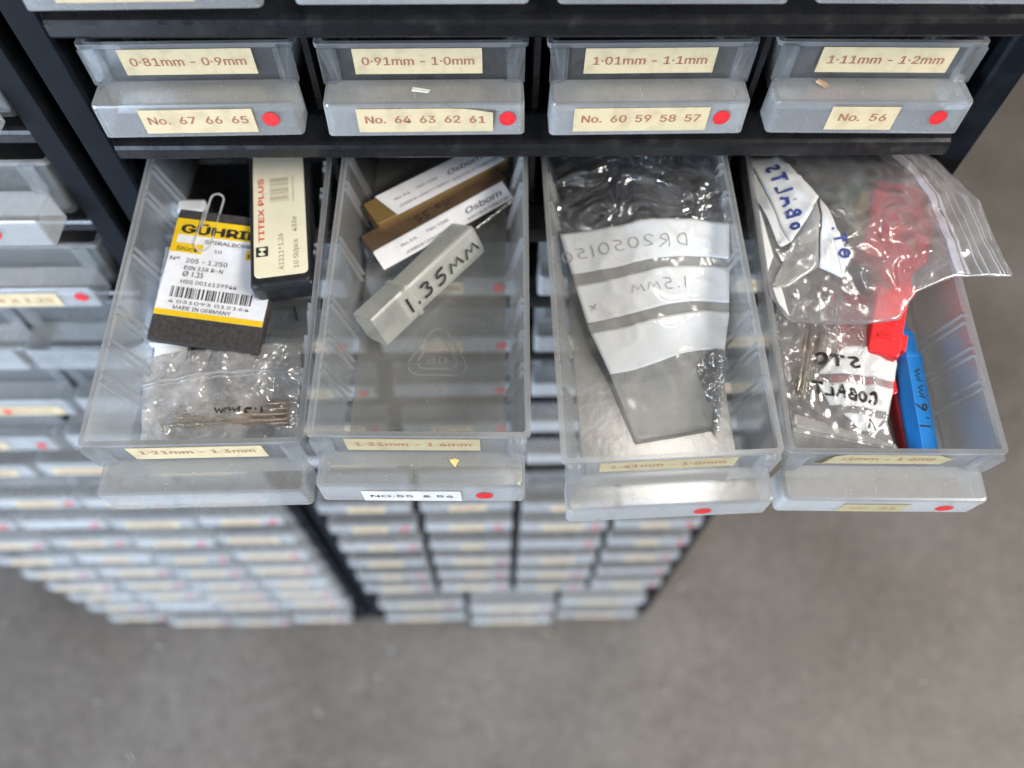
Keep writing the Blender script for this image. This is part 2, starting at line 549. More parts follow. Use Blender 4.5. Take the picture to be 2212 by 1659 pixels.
# ------------------------------------------------------------------ cabinets
def post(mb, x_out, s, z0, z1, wd, depth=150):
    """side sheet with a folded front flange; s=+1 when the flange runs towards +x"""
    P = [(x_out, depth), (x_out, 1.2), (x_out + s * 0.9, 0), (x_out + s * (wd - 1.2), 0), (x_out + s * wd, 1.0), (x_out + s * wd, 6),
         (x_out + s * (wd - 1), 6), (x_out + s * (wd - 1), 1.6), (x_out + s * 1.2, 1.6), (x_out + s * 1.2, depth)]
    mb.prism(P, z0, z1)

def shelf(mb, x0, x1, z, depth=140, rec=0.0):
    prof = [(depth, -1.2), (2, -1.2), (-3.5, -3.0), (-7.2, -4.2), (-8.3, -4.9), (-8.9, -6.0), (-8.9, -9.4), (-8.3, -10.3), (-7.0, -10.4), (-6.9, -7.0), (-2, -5.2), (2, -3.4), (depth, -3.4)]
    loops = []
    for x, ins in ((x0, 1), (x0 + 2.2, 0), (x1 - 2.2, 0), (x1, 1)):
        loops.append([(x, (max(y, -3.0) if (ins and y < -3.0) else y) + (rec if y < 100 else 0), z + q) for y, q in prof])
    mb.loft(loops)

def cabinet(label, x0, x1, z0, z1, rows, wd, ends, divs, rec=0.0):
    c = thing('storage_cabinet', Mt(((x0 + x1) / 2, 70, z0)), label, 'cabinet', 'black drawer cabinets')
    inv = c.matrix_world.inverted()
    a = MB(); post(a, x0, 1, z0, z1, wd); a.build('side_panel', 'black_steel', c, inv, bevel=0.35)
    a = MB(); post(a, x1, -1, z0, z1, wd); a.build('side_panel', 'black_steel', c, inv, bevel=0.35)
    a = MB(); a.box(x0 + 1.3, x1 - 1.3, 147, 149, z0, z1); a.build('back_panel', 'black_steel', c, inv)
    a = MB(); a.box(x0 + 1.3, x1 - 1.3, 1.5, 146.9, z0, z0 + 2); a.box(x0 + wd + .1, x1 - wd - .1, -0.4, 1.4, z0, z0 + 9); a.build('bottom_panel', 'black_steel', c, inv, bevel=0.3)
    a = MB(); a.box(x0 + 1.3, x1 - 1.3, 1.5, 146.9, z1 - 2, z1); a.box(x0 + wd + .1, x1 - wd - .1, -0.4, 1.4, z1 - 6, z1); a.build('top_panel', 'black_steel', c, inv, bevel=0.3)
    for z in rows:
        a = MB(); shelf(a, x0 + ends, x1 - ends, z, rec=rec); a.build('shelf', 'black_shelf', c, inv, bevel=0.25)
    for x, za, zb in divs:
        a = MB(); a.box(x - 1, x + 1, 4, 146, za, zb); a.build('divider', 'black_shelf', c, inv)
    return c

DX = [2.54 + (i - 1.5) * 70.15 for i in range(4)]
XM = [2.54 + (i - 1) * 70.15 for i in range(3)]
A_ROWS = [44, 0, -42.5, -85, -127.5, -170, -212.5, -255]
B_ROWS = [-328, -369, -411, -452, -493, -534]
B_TALL = [-591, -648]
cabinet('black steel cabinet holding the open drawers, upper one of right stack', -149.8, 156.1, -269, 118, A_ROWS, 11, 14,
        [(x, -42.5 - 1, -11.5) for x in XM] + [(x, -0.9, 32.5) for x in XM])
cabinet('blurred black steel cabinet standing on the floor below the open drawers', -149.6, 154.5, -689.5, -270.5, B_ROWS + B_TALL, 11, 14, [])
C_ROWS = [-2, -45, -89, -132, -176, -217, -256]
D_ROWS = [-310, -350, -391, -431, -470, -510, -546, -584, -630]
cabinet('black steel cabinet left of the open drawers, upper one of left stack', -424, -154.6, -268, 118, [42] + C_ROWS, 10, 2.0, [], rec=9.8)
cabinet('blurred black steel cabinet on the floor at lower left', -424, -154.6, -689.5, -269.5, D_ROWS, 10, 2.0, [], rec=9.8)

# ------------------------------------------------------------------ drawers
_proto = {}
def drawer_meshes(width, height, depth, ribs, lipd=9.4, lipin=1.1, tap=4.2):
    key = (width, height, depth, ribs, lipd, lipin, tap)
    if key in _proto:
        return _proto[key]
    hw = width / 2
    dr = width / 64.5
    body = MB()
    def ring(z, inset, front, back, r):
        return rrect(-hw + inset, hw - inset, front, back, r, z)
    taper = tap * dr
    zt = height
    loops = [ring(0, taper + 3.0, 4.0, depth - 5.0, 2.0), ring(0.5, taper + 1.3, 2.6, depth - 3.4, 2.6), ring(2.2, taper + 0.6, 2.0, depth - 2.5, 3.0),
             ring(zt - 1.6, 0.5, 2.0, depth - 0.5, 1.6), ring(zt - 1.5, 0.0, 1.9, depth, 1.4), ring(zt, 0.0, 1.9, depth, 1.4),
             ring(zt, 1.5, 3.3, depth - 1.5, 1.2), ring(zt - 1.6, 1.8, 3.3, depth - 1.9, 1.3), ring(3.2, taper + 1.8, 3.3, depth - 3.8, 2.2), ring(1.2, taper + 3.4, 3.9, depth - 5.4, 1.6)]
    body.loft(loops, slots=[0, 0, 0, 0, 1, 1, 1, 0, 0])
    body.slot[len(body.f) - 2] = 2
    body.slot[len(body.f) - 1] = 2
    if ribs:
        def xin(z):
            return hw - (1.8 + (taper) * (1 - (z - 3.2) / (zt - 4.8)))
        for s in (-1, 1):
            for yc in (25, 36.5, 48.3, 71.6, 95.2, 107.2):
                for dy in (-1.6, 1.2):
                    for za, zb in ((2.2, zt - 0.7),):
                        xa, xb = xin(za), xin(zb)
                        P = []
                        for (xx, z) in ((xa, za), (xb, zb)):
                            P += [(s * (xx + .05), yc + dy - .35, z), (s * (xx - 1.25), yc + dy, z), (s * (xx + .05), yc + dy + .35, z)]
                        body.loft([P[:3], P[3:]], slots=[1])
    lip = MB()
    lh = 11.9 * min(1.25, height / 24.7)
    hl = hw - lipin * dr
    def lr(z, i, r):
        return rrect(-hl + i, hl - i, -lipd + i, 1.95, max(r, .3), z)
    lip.loft([lr(0, 0, 1.6), lr(lh - 0.9, 0.25, 1.6), lr(lh - 0.25, 0.5, 1.5), lr(lh, 1.2, 1.2)], cap0=False, slots=[0, 1, 1])
    lip2 = [rrect(-hl + i, hl - i, -lipd + i, 1.9, .9, z) for z, i in ((0, 1.1), (lh - 1.6, 1.3), (lh - 1.15, 1.9))]
    n0 = len(lip.v)
    k = len(lip2[0])
    lip.loft(lip2, cap0=False)
    for j in range(k):
        j2 = (j + 1) % k
        lip.slot[len(lip.f)] = 1
        lip.f.append([j2, j, n0 + j, n0 + j2])
    rails = []
    for s in (-1, 1):
        fr = MB()
        rails.append(fr)
        x0, x1 = sorted((s * hl, s * (hl - 4.3)))
        fr.box(x0, x1, 0.15, 1.9, lh + 0.1, zt - 0.6)
        x0, x1 = sorted((s * (hl - 4.35), s * (hl - 5.4)))
        fr.box(x0, x1, 0.9, 1.9, lh + 0.1, zt - 1.4)
    _proto[key] = (body, lip, rails, lh)
    return _proto[key]

_mesh_objs = {}
def plate(mb, cx, cz, wd, ht, y, th=0.12, sk=0.0):
    mb.box(cx - wd / 2, cx + wd / 2, y - th, y, cz - ht / 2, cz + ht / 2)
    return mb

def paper_label(parent, cx, cz, wd, ht, y, body, tw, cap, paper='cream_paper', ink='brown_ink', tx=None, tz=None, bold=0.034, spacing=1.0, curl=None, tilt=0.0):
    lb = MB()
    th = 0.14
    n = 10
    hw = wd / 2
    if curl:
        loops = []
        for i in range(n + 1):
            s = -hw + wd * i / n
            c0 = curl(s / hw)
            loops.append([(cx + s, y - th - c0[0] * 0.0, cz - ht / 2), (cx + s, y, cz - ht / 2), (cx + s, y - c0[0], cz + ht / 2 - c0[1]), (cx + s, y - th - c0[0], cz + ht / 2 - c0[1])])
        lb.loft(loops)
    else:
        plate(lb, cx, cz, wd, ht, y, th)
    o = lb.build('paper_label', paper, parent)
    tx = cx - tw / 2 if tx is None else tx
    tz = cz - cap / 2 if tz is None else tz
    t = MB()
    def on_label(s, q):
        z = tz + q + tilt * s
        lift = curl((tx + s - cx) / hw)[0] * (z - cz + ht / 2) / ht if curl else 0.0
        return (tx + s, y - th - 0.03 - lift, z)
    printed(t, body, tw, cap, on_label, bold, spacing=spacing)
    t.build('lettering', ink, o)
    return o

def red_dot(parent, cx, cz, y, r=2.6):
    d = MB()
    d.loft([[(cx + r * math.cos(a), yy, cz + r * math.sin(a)) for a in [2 * math.pi * i / 28 for i in range(28)]] for yy in (y, y - 0.15)])
    return d.build('red_dot', 'red_sticker', parent)

def drawer(M, label, group, width=64.5, height=24.7, depth=133, ribs=False, lipd=9.4, lipin=1.1, tap=4.2):
    t = thing('storage_bin', M, label, 'drawer', group)
    key = (width, height, depth, ribs, lipd, lipin, tap)
    if key not in _mesh_objs:
        body, lip, rails, lh = drawer_meshes(*key)
        objs = [body.build('tray', 'frosted_plastic', t, mat2='frosted_edge frosted_floor'), lip.build('handle', 'frosted_handle', t, mat2='frosted_edge'), rails[0].build('label_rail', 'frosted_plastic', t), rails[1].build('label_rail', 'frosted_plastic', t)]
        _mesh_objs[key] = [o.data for o in objs]
    else:
        for nm, me in zip(('tray', 'handle', 'label_rail', 'label_rail'), _mesh_objs[key]):
            o = bpy.data.objects.new(nm, me)
            COL.objects.link(o)
            o.parent = t
    return t

# the closed row just above the open one
G1 = 'closed drawers of the row above the open drawers'
YP, YL = 1.95, -9.42
row1 = [
    ('closed clear drawer labelled 0·81mm - 0·9mm, No. 67 66 65', '0·81mm - 0·9mm', 'No.  67  66  65', (-123.4, -83.6), (-120.0, -85.5), -80.5),
    ('closed clear drawer labelled 0·91mm - 1·0mm, No. 64 63 62 61', '0·91mm - 1·0mm', 'No.  64  63  62  61', (-53.6, -14.4), (-53.6, -11.4), -6.9),
    ('closed clear drawer labelled 1·01mm - 1·1mm, No. 60 59 58 57', '1·01mm - 1·1mm', 'No.  60  59  58  57', (17.0, 57.4), (13.8, 56.2), 60.4),
    ('closed clear drawer labelled 1·11mm - 1·2mm, No. 56', '1·11mm - 1·2mm', 'No.  56', (89.7, 131.1), (94.8, 116.2), 129.6)]
row1_adj = [(0, 0, 1.0), (0, 0, 0.4), (0, 0, 0.6), (0, 0, -0.8)]
for i, (lab, a, b, pa, pb, dx) in enumerate(row1):
    t = drawer(Mt((DX[i], row1_adj[i][1], 0), 0, 0, math.radians(row1_adj[i][2])), lab, G1, ribs=True)
    cx = DX[i]
    wa = pa[1] - pa[0]
    paper_label(t, sum(pa) / 2 - cx, 18.6, wa, 8.8, YP, a, wa * 0.87, 3.8, tz=17.4)
    wb = pb[1] - pb[0]
    paper_label(t, sum(pb) / 2 - cx, 5.9, wb, 8.8, YL, b, wb * (0.88 if i < 3 else 0.70), 3.8, tz=5.0,
                curl=(lambda u: (1.0 * max(0.0, (u - .35) / .65) ** 2, 0.9 * max(0.0, (u - .35) / .65) ** 2)) if i == 1 else None)
    red_dot(t, dx - cx, 6.2, YL)

# the row at the very top of the picture
G2 = 'closed drawers in the top row'
top = ['closed clear drawer in top row, cream label edge above 0·81mm drawer', 'closed clear drawer in top row, above the 0·91mm drawer',
       'closed clear drawer in top row, above the 1·01mm drawer', 'closed clear drawer in top row, above the 1·11mm drawer']
for i in range(4):
    t = drawer(Mt((DX[i] - (1.5 if i == 0 else 0), -0.4, 44.4 + (-1.2 if i == 0 else 0.2)), 0, 0, math.radians((1.2, 0.3, 0, -0.4)[i])), top[i], G2, ribs=True)
    if i == 0:
        paper_label(t, -4, 6.6, 36, 8.8, YL, 'No.  71  70', 26, 3.45, tz=6.0)
    if i == 2:
        paper_label(t, -2, 6.9, 36, 8.8, YL, 'No.  69  68', 26, 3.45, tz=6.3)

# the four open drawers (placed as measured)
POSE = [((-100.0, -103.0, -54.9), (4.2, -0.5, 0.3)), ((-33.9, -103.5, -51.0), (4.0, 0.2, -1.2)),
        ((41.1, -108.4, -55.6), (6.1, -3.7, 0.5)), ((108.6, -106.4, -58.7), (6.4, -1.6, -2.1))]
OM = [Mt(l, *[math.radians(a) for a in r]) for l, r in POSE]
G3 = 'open pulled out drawers'
od = []
od_lab = ['open clear drawer labelled 1·21mm - 1·3mm, black packets and bag inside', 'open clear drawer labelled 1·31mm - 1·4mm, NO.55 & 54',
          'open clear drawer labelled 1·41mm - 1·5mm with one flat plastic bag inside', 'open clear drawer labelled No. 53 holding red and blue cases']
for i in range(4):
    od.append(drawer(OM[i], od_lab[i], G3, ribs=True))
paper_label(od[0], 0.0, 17.8, 39.5, 8.6, YP, '1·21mm - 1·3mm', 34, 3.45, tz=17.4)
paper_label(od[1], -2.2, 18.0, 39.5, 8.6, YP, '1·31mm - 1·4mm', 34, 3.45, 'old_paper', 'brown_ink', tz=17.2)
paper_label(od[2], -0.5, 18.6, 40.3, 7.8, YP, '1·41mm - 1·5mm', 34, 3.45, 'old_paper', 'brown_ink', tz=17.6)
paper_label(od[3], -2.6, 18.6, 38.4, 8.0, YP, '·51mm - 1·6mm', 32, 3.45, 'old_paper', 'brown_ink', tx=-17.0, tz=17.9,
            curl=lambda u: ((0.0, 0.0) if u > -0.75 and u < 0.9 else (2.2 * max((-u - 0.75) / 0.25, (u - 0.9) / 0.1 * 0.5, 0), 1.5 * max((-u - 0.75) / 0.25, 0))))
paper_label(od[1], -3.1, 4.6, 29.8, 8.8, YL, 'NO.55  & 54', 25, 3.0, 'grey_paper', 'black_ink', tz=3.6, bold=0.02)
red_dot(od[1], 18.8, 5.2, YL)
red_dot(od[2], 10.5, 5.5, YL)
paper_label(od[3], -1.4, 4.4, 20.5, 8.0, YL, 'No.   53', 14, 3.2, 'old_paper', 'pale_ink', tz=3.2)
red_dot(od[3], 20.8, 4.6, YL)

# moulded recycling mark and letters in the second drawer's floor, read from its back
rm = MB()
def ribbon(pts, wd, z):
    pts = [V((a, b)) for a, b in pts]
    L = []
    for i, p in enumerate(pts):
        d = (pts[min(i + 1, len(pts) - 1)] - pts[max(i - 1, 0)]).normalized()
        n = V((-d.y, d.x)) * wd / 2
        L.append([(p.x + n.x, p.y + n.y, z), (p.x - n.x, p.y - n.y, z), (p.x - n.x, p.y - n.y, z + .25), (p.x + n.x, p.y + n.y, z + .25)])
    rm.loft(L)
def tri(r, gap):
    out = []
    for k in range(3):
        a = math.radians(90 + 120 * k)
        for t in range(-3, 4):
            out.append((r * math.cos(a) + r * .38 * math.cos(a + t * .33) - r * .30 * math.cos(a), r * math.sin(a) + r * .38 * math.sin(a + t * .33) - r * .30 * math.sin(a)))
    return out
for rr in (9.8, 6.6):
    P = [(2.0 + x, 40.5 + y) for x, y in tri(rr, 0)]
    for k in range(3):
        seg = (P + P)[k * 7 + 2:k * 7 + 9]
        ribbon(seg, 0.55, 1.22)
printed(rm, '05', 6.4, 4.0, lambda s, t: (5.2 - s, 37.5 + t, 1.4), -0.01)
printed(rm, 'PP', 6.4, 4.0, lambda s, t: (5.2 - s, 27.2 + t, 1.4), -0.01)
printed(rm, '10 OZ', 17, 4.0, lambda s, t: (5.0 - s, 11.4 + t, 1.4), -0.01)
rm.build('recycling_mark', 'frosted_edge', od[1])
rm2 = MB()
printed(rm2, '0', 3.2, 4.2, lambda s, t: (-15 - s, 11.2 + t, 1.4), -0.01)
rm2.build('moulded_mark', 'frosted_edge', od[2])

# ------------------------------------------------------------------ all other closed drawers
cam_M = CAM_ROT.to_matrix()
def pix(P):
    q = cam_M.transposed() @ (V(P) * MM - CAM_LOC)
    return 512 + 748.8 * q.x / -q.z, 384 - 748.8 * q.y / -q.z
ORD = ['bottom', 'second', 'third', 'fourth', 'fifth', 'sixth', 'seventh', 'eighth', 'ninth', 'tenth']
rl = random.Random(11)
def far_label(t, cx, cz, wd, ht, paper, words=True, YL=YL):
    lb = MB()
    plate(lb, cx, cz, wd, ht, YL)
    o = lb.build('paper_label', paper, t)
    if words:
        k = MB()
        x = cx - wd * 0.42
        while x < cx + wd * 0.38:
            l = rl.uniform(1.6, 2.8)
            k.box(x, x + l * .35, YL - .22, YL - .14, cz - 1.5, cz + 1.7)
            k.box(x + l * .5, x + l * .8, YL - .22, YL - .14, cz - 1.4, cz + 0.8)
            x += l
        k.build('lettering', 'brown_ink', o)
    return o

def row(z, centers, width, height, cabname, group, rowname, depth=125, labels=True, yoff=None, names=None, dots=0.7, sizes=(18, 40), labp=0.8, skipx=(), lipd=14.0):
    n = len(centers)
    for k, x in enumerate(centers):
        if k in skipx:
            continue
        px = [pix((x + s * width / 2, -9, z + h)) for s in (-1, 1) for h in (0, height)]
        if max(p[0] for p in px) < 2 or min(p[0] for p in px) > 1022:
            continue
        y = (yoff[k] if yoff else 0) + rl.uniform(-0.8, 0.3)
        pos = (names or (['left end', 'second from left', 'third from left', 'right end'] if n == 4 else ['left end', 'middle', 'right end']))[k]
        has_l = labels and rl.random() < labp
        has_d = labels and rl.random() < dots
        look = ('cream labelled' if has_l else 'unlabelled') + (' red dotted' if has_d else '')
        t = drawer(Mt((x, y + lipd - 9.4, z), 0, 0, math.radians(rl.uniform(-.6, .6))), f'{look} clear drawer, {cabname}, {rowname}, {pos}', group, width, height, depth, lipd=lipd)
        yl = -lipd - .02
        wd = rl.uniform(*sizes)
        if has_l:
            far_label(t, rl.uniform(-4, 2), 5.4, wd, 7.6, 'cream_paper', YL=yl)
        if has_d:
            red_dot(t, rl.uniform(width * .30, width * .38), 5.6, yl - (.2 if has_l else 0), 2.6)

GA = 'closed drawers below the open row'
for r, z in enumerate(A_ROWS[3:]):
    row(z, DX, 64.5, 24.7, 'upper right cabinet', GA, ORD[4 - r] + ' row up', depth=120, lipd=9.4)
GB = 'blurred drawers of the lower right cabinet'
for r, z in enumerate(B_ROWS):
    row(z, DX, 66.5, 29.5, 'lower right cabinet', GB, ORD[7 - r] + ' row up', labp=0.9, sizes=(17, 32), depth=120, yoff=[-2.5, -2, -3, -2])
CX3 = [2.54 + (k - 1) * 90 for k in range(3)]
for r, z in enumerate(B_TALL):
    row(z, CX3, 87, 42, 'lower right cabinet', GB, ORD[1 - r] + ' row up', labp=1.0, dots=0.3, sizes=(36, 52), depth=120, yoff=[-3, -8, -3])
GC = 'drawers of the upper left cabinet'
GD = 'blurred drawers of the lower left cabinet'
LX = [-380.5, -317.5, -255.0, -193.0]
L3X = [-378, -293, -209.0]
# the three nearest rows of the left stack, built one by one
t = drawer(Mt((-201.5, -1.0, -2), 0, 0, 0.004), 'unlabelled clear drawer at left picture edge beside the black posts', GC, 78, 24.7, 125, lipin=5.5, tap=0.8)
t = drawer(Mt((-206.5, -2.5, -45), 0, 0, 0.008), 'red dotted clear drawer sticking out above the M8 X 1.25 drawer', GC, 84, 26, 125, lipd=12.5, lipin=4.5, tap=0.8)
red_dot(t, 17.0, 6.2, -12.52)
lb = MB(); plate(lb, -8, 5.4, 24, 8.4, -12.52); lb.build('paper_label', 'cream_paper', t)
t = drawer(Mt((-211.5, -1.0, -88.5), 0, 0, 0.006), 'wide clear drawer labelled M8 X 1.25 in the left cabinet', GC, 86, 25, 125, lipin=4.0, tap=0.8)
paper_label(t, 5.2, 5.0, 33, 8.4, YL, 'M8 X 1.25', 27, 3.6, tz=3.6)
red_dot(t, 31.0, 6.4, YL)
row(-132, LX, 61, 31, 'upper left cabinet', GC, 'fourth row up', labels=False, yoff=[-4] * 4)
t = drawer(Mt((-255.5, -4.5, -176)), 'clear drawer labelled SPECIAL with a red dot over the print', GC, 61, 30, 125)
paper_label(t, 1.0, 4.6, 46, 8.2, YL, 'SPECIAL', 22, 3.6, tz=3.2, tx=-2)
red_dot(t, -4.0, 4.2, YL - .25, 2.3)
t = drawer(Mt((-193, -4.0, -176)), 'unlabelled clear drawer right of the SPECIAL drawer', GC, 61, 30, 125)
row(-217, L3X, 80, 31, 'upper left cabinet', GC, 'second row up', labp=1.0, dots=1.0, sizes=(20, 26), yoff=[-4] * 3)
row(-256, LX, 61, 31, 'upper left cabinet', GC, 'bottom row', labp=0.9, dots=0.0, sizes=(34, 44), yoff=[-3] * 4)
for r, z in enumerate(D_ROWS):
    row(z, LX, 61, 29, 'lower left cabinet', GD, ORD[8 - r] + ' row up', labp=0.85, dots=0.75, sizes=(20, 42), depth=120,
        yoff=[-2, -8, -8, -6] if r == 8 else [-2.5, -2, -3, -2])

# ------------------------------------------------------------------ contents helpers
def place(i, loc=(0, 0, 0), rx=0, ry=0, rz=0):
    return OM[i] @ Mt(loc, rx, ry, rz)

def basis(P0, Pu, Pv):
    """mm matrix with x along P0->Pu, y towards Pv, z = normal"""
    P0, Pu, Pv = V(P0), V(Pu), V(Pv)
    x = (Pu - P0).normalized()
    z = x.cross(Pv - P0).normalized()
    y = z.cross(x)
    M = Matrix((x, y, z)).transposed().to_4x4()
    M.translation = P0 * MM
    return M

def drill_bit(mb, a, b, r, flute=0.5, lobes=2):
    """twist drill: shank at a, fluted point at b"""
    a, b = V(a), V(b)
    d = (b - a)
    L = d.length
    d.normalize()
    u = d.orthogonal().normalized()
    t = d.cross(u)
    n = 12
    loops = []
    for s in (0, 1 - flute):
        p = a + d * L * s
        loops.append([p + (u * math.cos(2 * math.pi * k / n) + t * math.sin(2 * math.pi * k / n)) * r for k in range(n)])
    steps = 26
    for i in range(1, steps + 1):
        f = i / steps
        p = a + d * L * (1 - flute + flute * f)
        tw = f * L * flute / (r * 2) * 0.95
        rr = r * (1 if f < 0.96 else 0.45)
        lp = []
        for k in range(n):
            ang = 2 * math.pi * k / n
            q = rr * (0.62 + 0.38 * abs(math.cos(ang)) ** 0.7) if True else rr
            lp.append(p + (u * math.cos(ang + tw) + t * math.sin(ang + tw)) * q)
        loops.append(lp)
    mb.loft(loops, slots=[0] + [1] * (len(loops) - 2))

def interp(pts, t):
    """point on a polyline by length fraction, smoothed"""
    pts = [V(p) for p in pts]
    ls = [0]
    for a, b in zip(pts, pts[1:]):
        ls.append(ls[-1] + (b - a).length)
    x = t * ls[-1]
    for k in range(len(pts) - 1):
        if x <= ls[k + 1] + 1e-9:
            return pts[k].lerp(pts[k + 1], (x - ls[k]) / max(1e-9, ls[k + 1] - ls[k]))
    return pts[-1]

class Sheet:
    """a film surface from four edge lines (Coons patch) with a bulge and creases"""
    def __init__(self, top, bottom, left, right, bulge=0.0, crease=0.5, freq=0.12, seed=0, ridge=0.0):
        self.t, self.b, self.l, self.r = top, bottom, left, right
        self.bulge, self.crease, self.freq, self.seed, self.ridge = bulge, crease, freq, seed, ridge

    def base(self, u, v):
        c0, c1, d0, d1 = interp(self.t, u), interp(self.b, u), interp(self.l, v), interp(self.r, v)
        P00, P10, P01, P11 = V(self.t[0]), V(self.t[-1]), V(self.b[0]), V(self.b[-1])
        return c0 * (1 - v) + c1 * v + d0 * (1 - u) + d1 * u - (P00 * (1 - u) * (1 - v) + P10 * u * (1 - v) + P01 * (1 - u) * v + P11 * u * v)

    def at(self, u, v, lift=0.0):
        p = self.base(u, v)
        e = min(1, 5 * u, 5 * (1 - u)) * min(1, 5 * v, 5 * (1 - v))
        z = self.bulge * math.sin(math.pi * min(1, max(0, u))) * math.sin(math.pi * min(1, max(0, v)))
        q = V((p.x * self.freq + self.seed, p.y * self.freq, self.seed * .37))
        z += self.crease * noise.noise(q) + self.crease * .5 * noise.noise(q * 2.3)
        if self.ridge:
            z += self.ridge * (1 - abs(noise.noise(q * 1.7 + V((9, 3, 1))))) ** 6 * e
        return V((p.x, p.y, p.z + z + lift))

    def grid(self, mb, u0, u1, v0, v1, nu, nv, thick, lift=0.0, shape=None, gap=None):
        """closed skin; gap(u,v) gives the thickness"""
        n = len(mb.v)
        for side in (0, 1):
            for j in range(nv + 1):
                for i in range(nu + 1):
                    a, b = i / nu, j / nv
                    if shape:
                        u, v = shape(a, b)
                    else:
                        u, v = u0 + (u1 - u0) * a, v0 + (v1 - v0) * b
                    th = thick if gap is None else gap(a, b)
                    p = self.at(u, v, lift)
                    if side:
                        p.z -= th
                    mb.v.append(p)
        k = (nu + 1) * (nv + 1)
        I = lambda i, j, s: n + s * k + j * (nu + 1) + i
        for j in range(nv):
            for i in range(nu):
                mb.f.append([I(i, j, 0), I(i, j + 1, 0), I(i + 1, j + 1, 0), I(i + 1, j, 0)])
                mb.f.append([I(i, j, 1), I(i + 1, j, 1), I(i + 1, j + 1, 1), I(i, j + 1, 1)])
        for i in range(nu):
            mb.f.append([I(i, 0, 0), I(i + 1, 0, 0), I(i + 1, 0, 1), I(i, 0, 1)])
            mb.f.append([I(i + 1, nv, 0), I(i, nv, 0), I(i, nv, 1), I(i + 1, nv, 1)])
        for j in range(nv):
            mb.f.append([I(0, j + 1, 0), I(0, j, 0), I(0, j, 1), I(0, j + 1, 1)])
            mb.f.append([I(nu, j, 0), I(nu, j + 1, 0), I(nu, j + 1, 1), I(nu, j, 1)])
        return mb

# ------------------------------------------------------------------ first open drawer
# black card packet with a printed yellow and white label
P_TL, P_BL, P_BR = (-21.3, 91.7, 20), (-27.2, 46.0, 9.5), (10.1, 39.6, 9.5)
PB = basis(P_BL, P_BR, P_TL)
PW, PH = 37.9, 47.4
pk = thing('drill_packet', OM[0] @ PB, 'flat black card packet with yellow and white printed label, leaning in drawer', 'packet')
b = MB()
b.loft([rrect(0, PW, 0, PH, 0.8, -4.2), rrect(-.3, PW + .3, -.3, PH + .3, 1.2, -2.0), rrect(0, PW, 0, PH, 0.8, 0)])
b.build('packet_sleeve', 'black_card', pk, bevel=0.2)
b = MB()
LX0, LX1, LY0, LY1 = 0.15, PW - 0.15, 9.0, PH - 3.4
b.prism([(LX0, LY0), (LX1, LY0), (LX1, LY1), (LX0, LY1)], 0.02, 0.16)
lab = b.build('printed_label', 'white_paper', pk)
def on(x, y, z=0.2):
    return lambda s, t: (x + s, y + t, z)
b = MB()
b.prism([(LX0, LY0), (LX1, LY0), (LX1, LY0 + 2.0), (LX0, LY0 + 2.0)], 0.17, 0.22)
b.prism([(LX0, LY1 - 5.9), (LX1, LY1 - 5.9), (LX1, LY1), (LX0, LY1)], 0.17, 0.22)
b.prism([(LX0, LY1 - 12.3), (LX0 + 11.3, LY1 - 12.3), (LX0 + 11.3, LY1 - 8.9), (LX0, LY1 - 8.9)], 0.17, 0.22)
b.prism([(LX0, LY1 - 8.95), (LX0 + 1.6, LY1 - 8.95), (LX0 + 1.6, LY1 - 5.85), (LX0, LY1 - 5.85)], 0.17, 0.22)
b.prism([(LX1 - 11.0, LY1 - 12.3), (LX1, LY1 - 12.3), (LX1, LY1 - 8.9), (LX1 - 11.0, LY1 - 8.9)], 0.17, 0.22)
b.build('yellow_band', 'yellow_print', lab)
b = MB()
printed(b, 'GÜHRING', 33, 4.2, on(LX0 + 2.6, LY1 - 5.1, .27), 0.10)
b.build('lettering', 'black_ink', lab)
b = MB()
printed(b, 'SPIRALBOHRER', 20, 1.9, on(LX0 + 11.5, LY1 - 8.3, .24))
printed(b, 'Stück', 7.6, 2.2, on(LX0 + 2.2, LY1 - 11.7, .26))
printed(b, '10', 2.6, 1.6, on(LX0 + 15.5, LY1 - 11.3, .24))
printed(b, 'Pièces', 8.2, 2.0, on(LX1 - 10.2, LY1 - 11.7, .26))
printed(b, 'Nº', 3.4, 1.8, on(LX0 + 0.9, LY1 - 15.4, .24))
printed(b, '205 - 1.250', 14.5, 2.2, on(LX0 + 6.6, LY1 - 15.8, .24))
printed(b, 'DIN 338 R-N', 13.5, 1.9, on(LX0 + 6.6, LY1 - 18.3, .24))
printed(b, 'Ø 1.25', 7.2, 1.9, on(LX0 + 6.6, LY1 - 20.7, .24))
printed(b, 'HSS 0016139944', 19.5, 1.9, on(LX0 + 6.6, LY1 - 23.3, .24))
printed(b, '4 031093 012164', 28, 1.5, on(LX0 + 4, LY0 + 4.6, .24))
printed(b, 'MADE IN GERMANY', 20, 1.9, on(LX0 + 6.2, LY0 + 2.4, .24), 0.01)
rb = random.Random(3)
x = LX0 + 4.0
while x < LX0 + 32:
    wd = rb.choice((.22, .22, .4, .6))
    b.prism([(x, LY0 + 6.6), (x + wd, LY0 + 6.6), (x + wd, LY0 + 10.4), (x, LY0 + 10.4)], 0.17, 0.22)
    x += wd + rb.choice((.3, .3, .5, .8))
b.build('lettering', 'black_ink', lab)

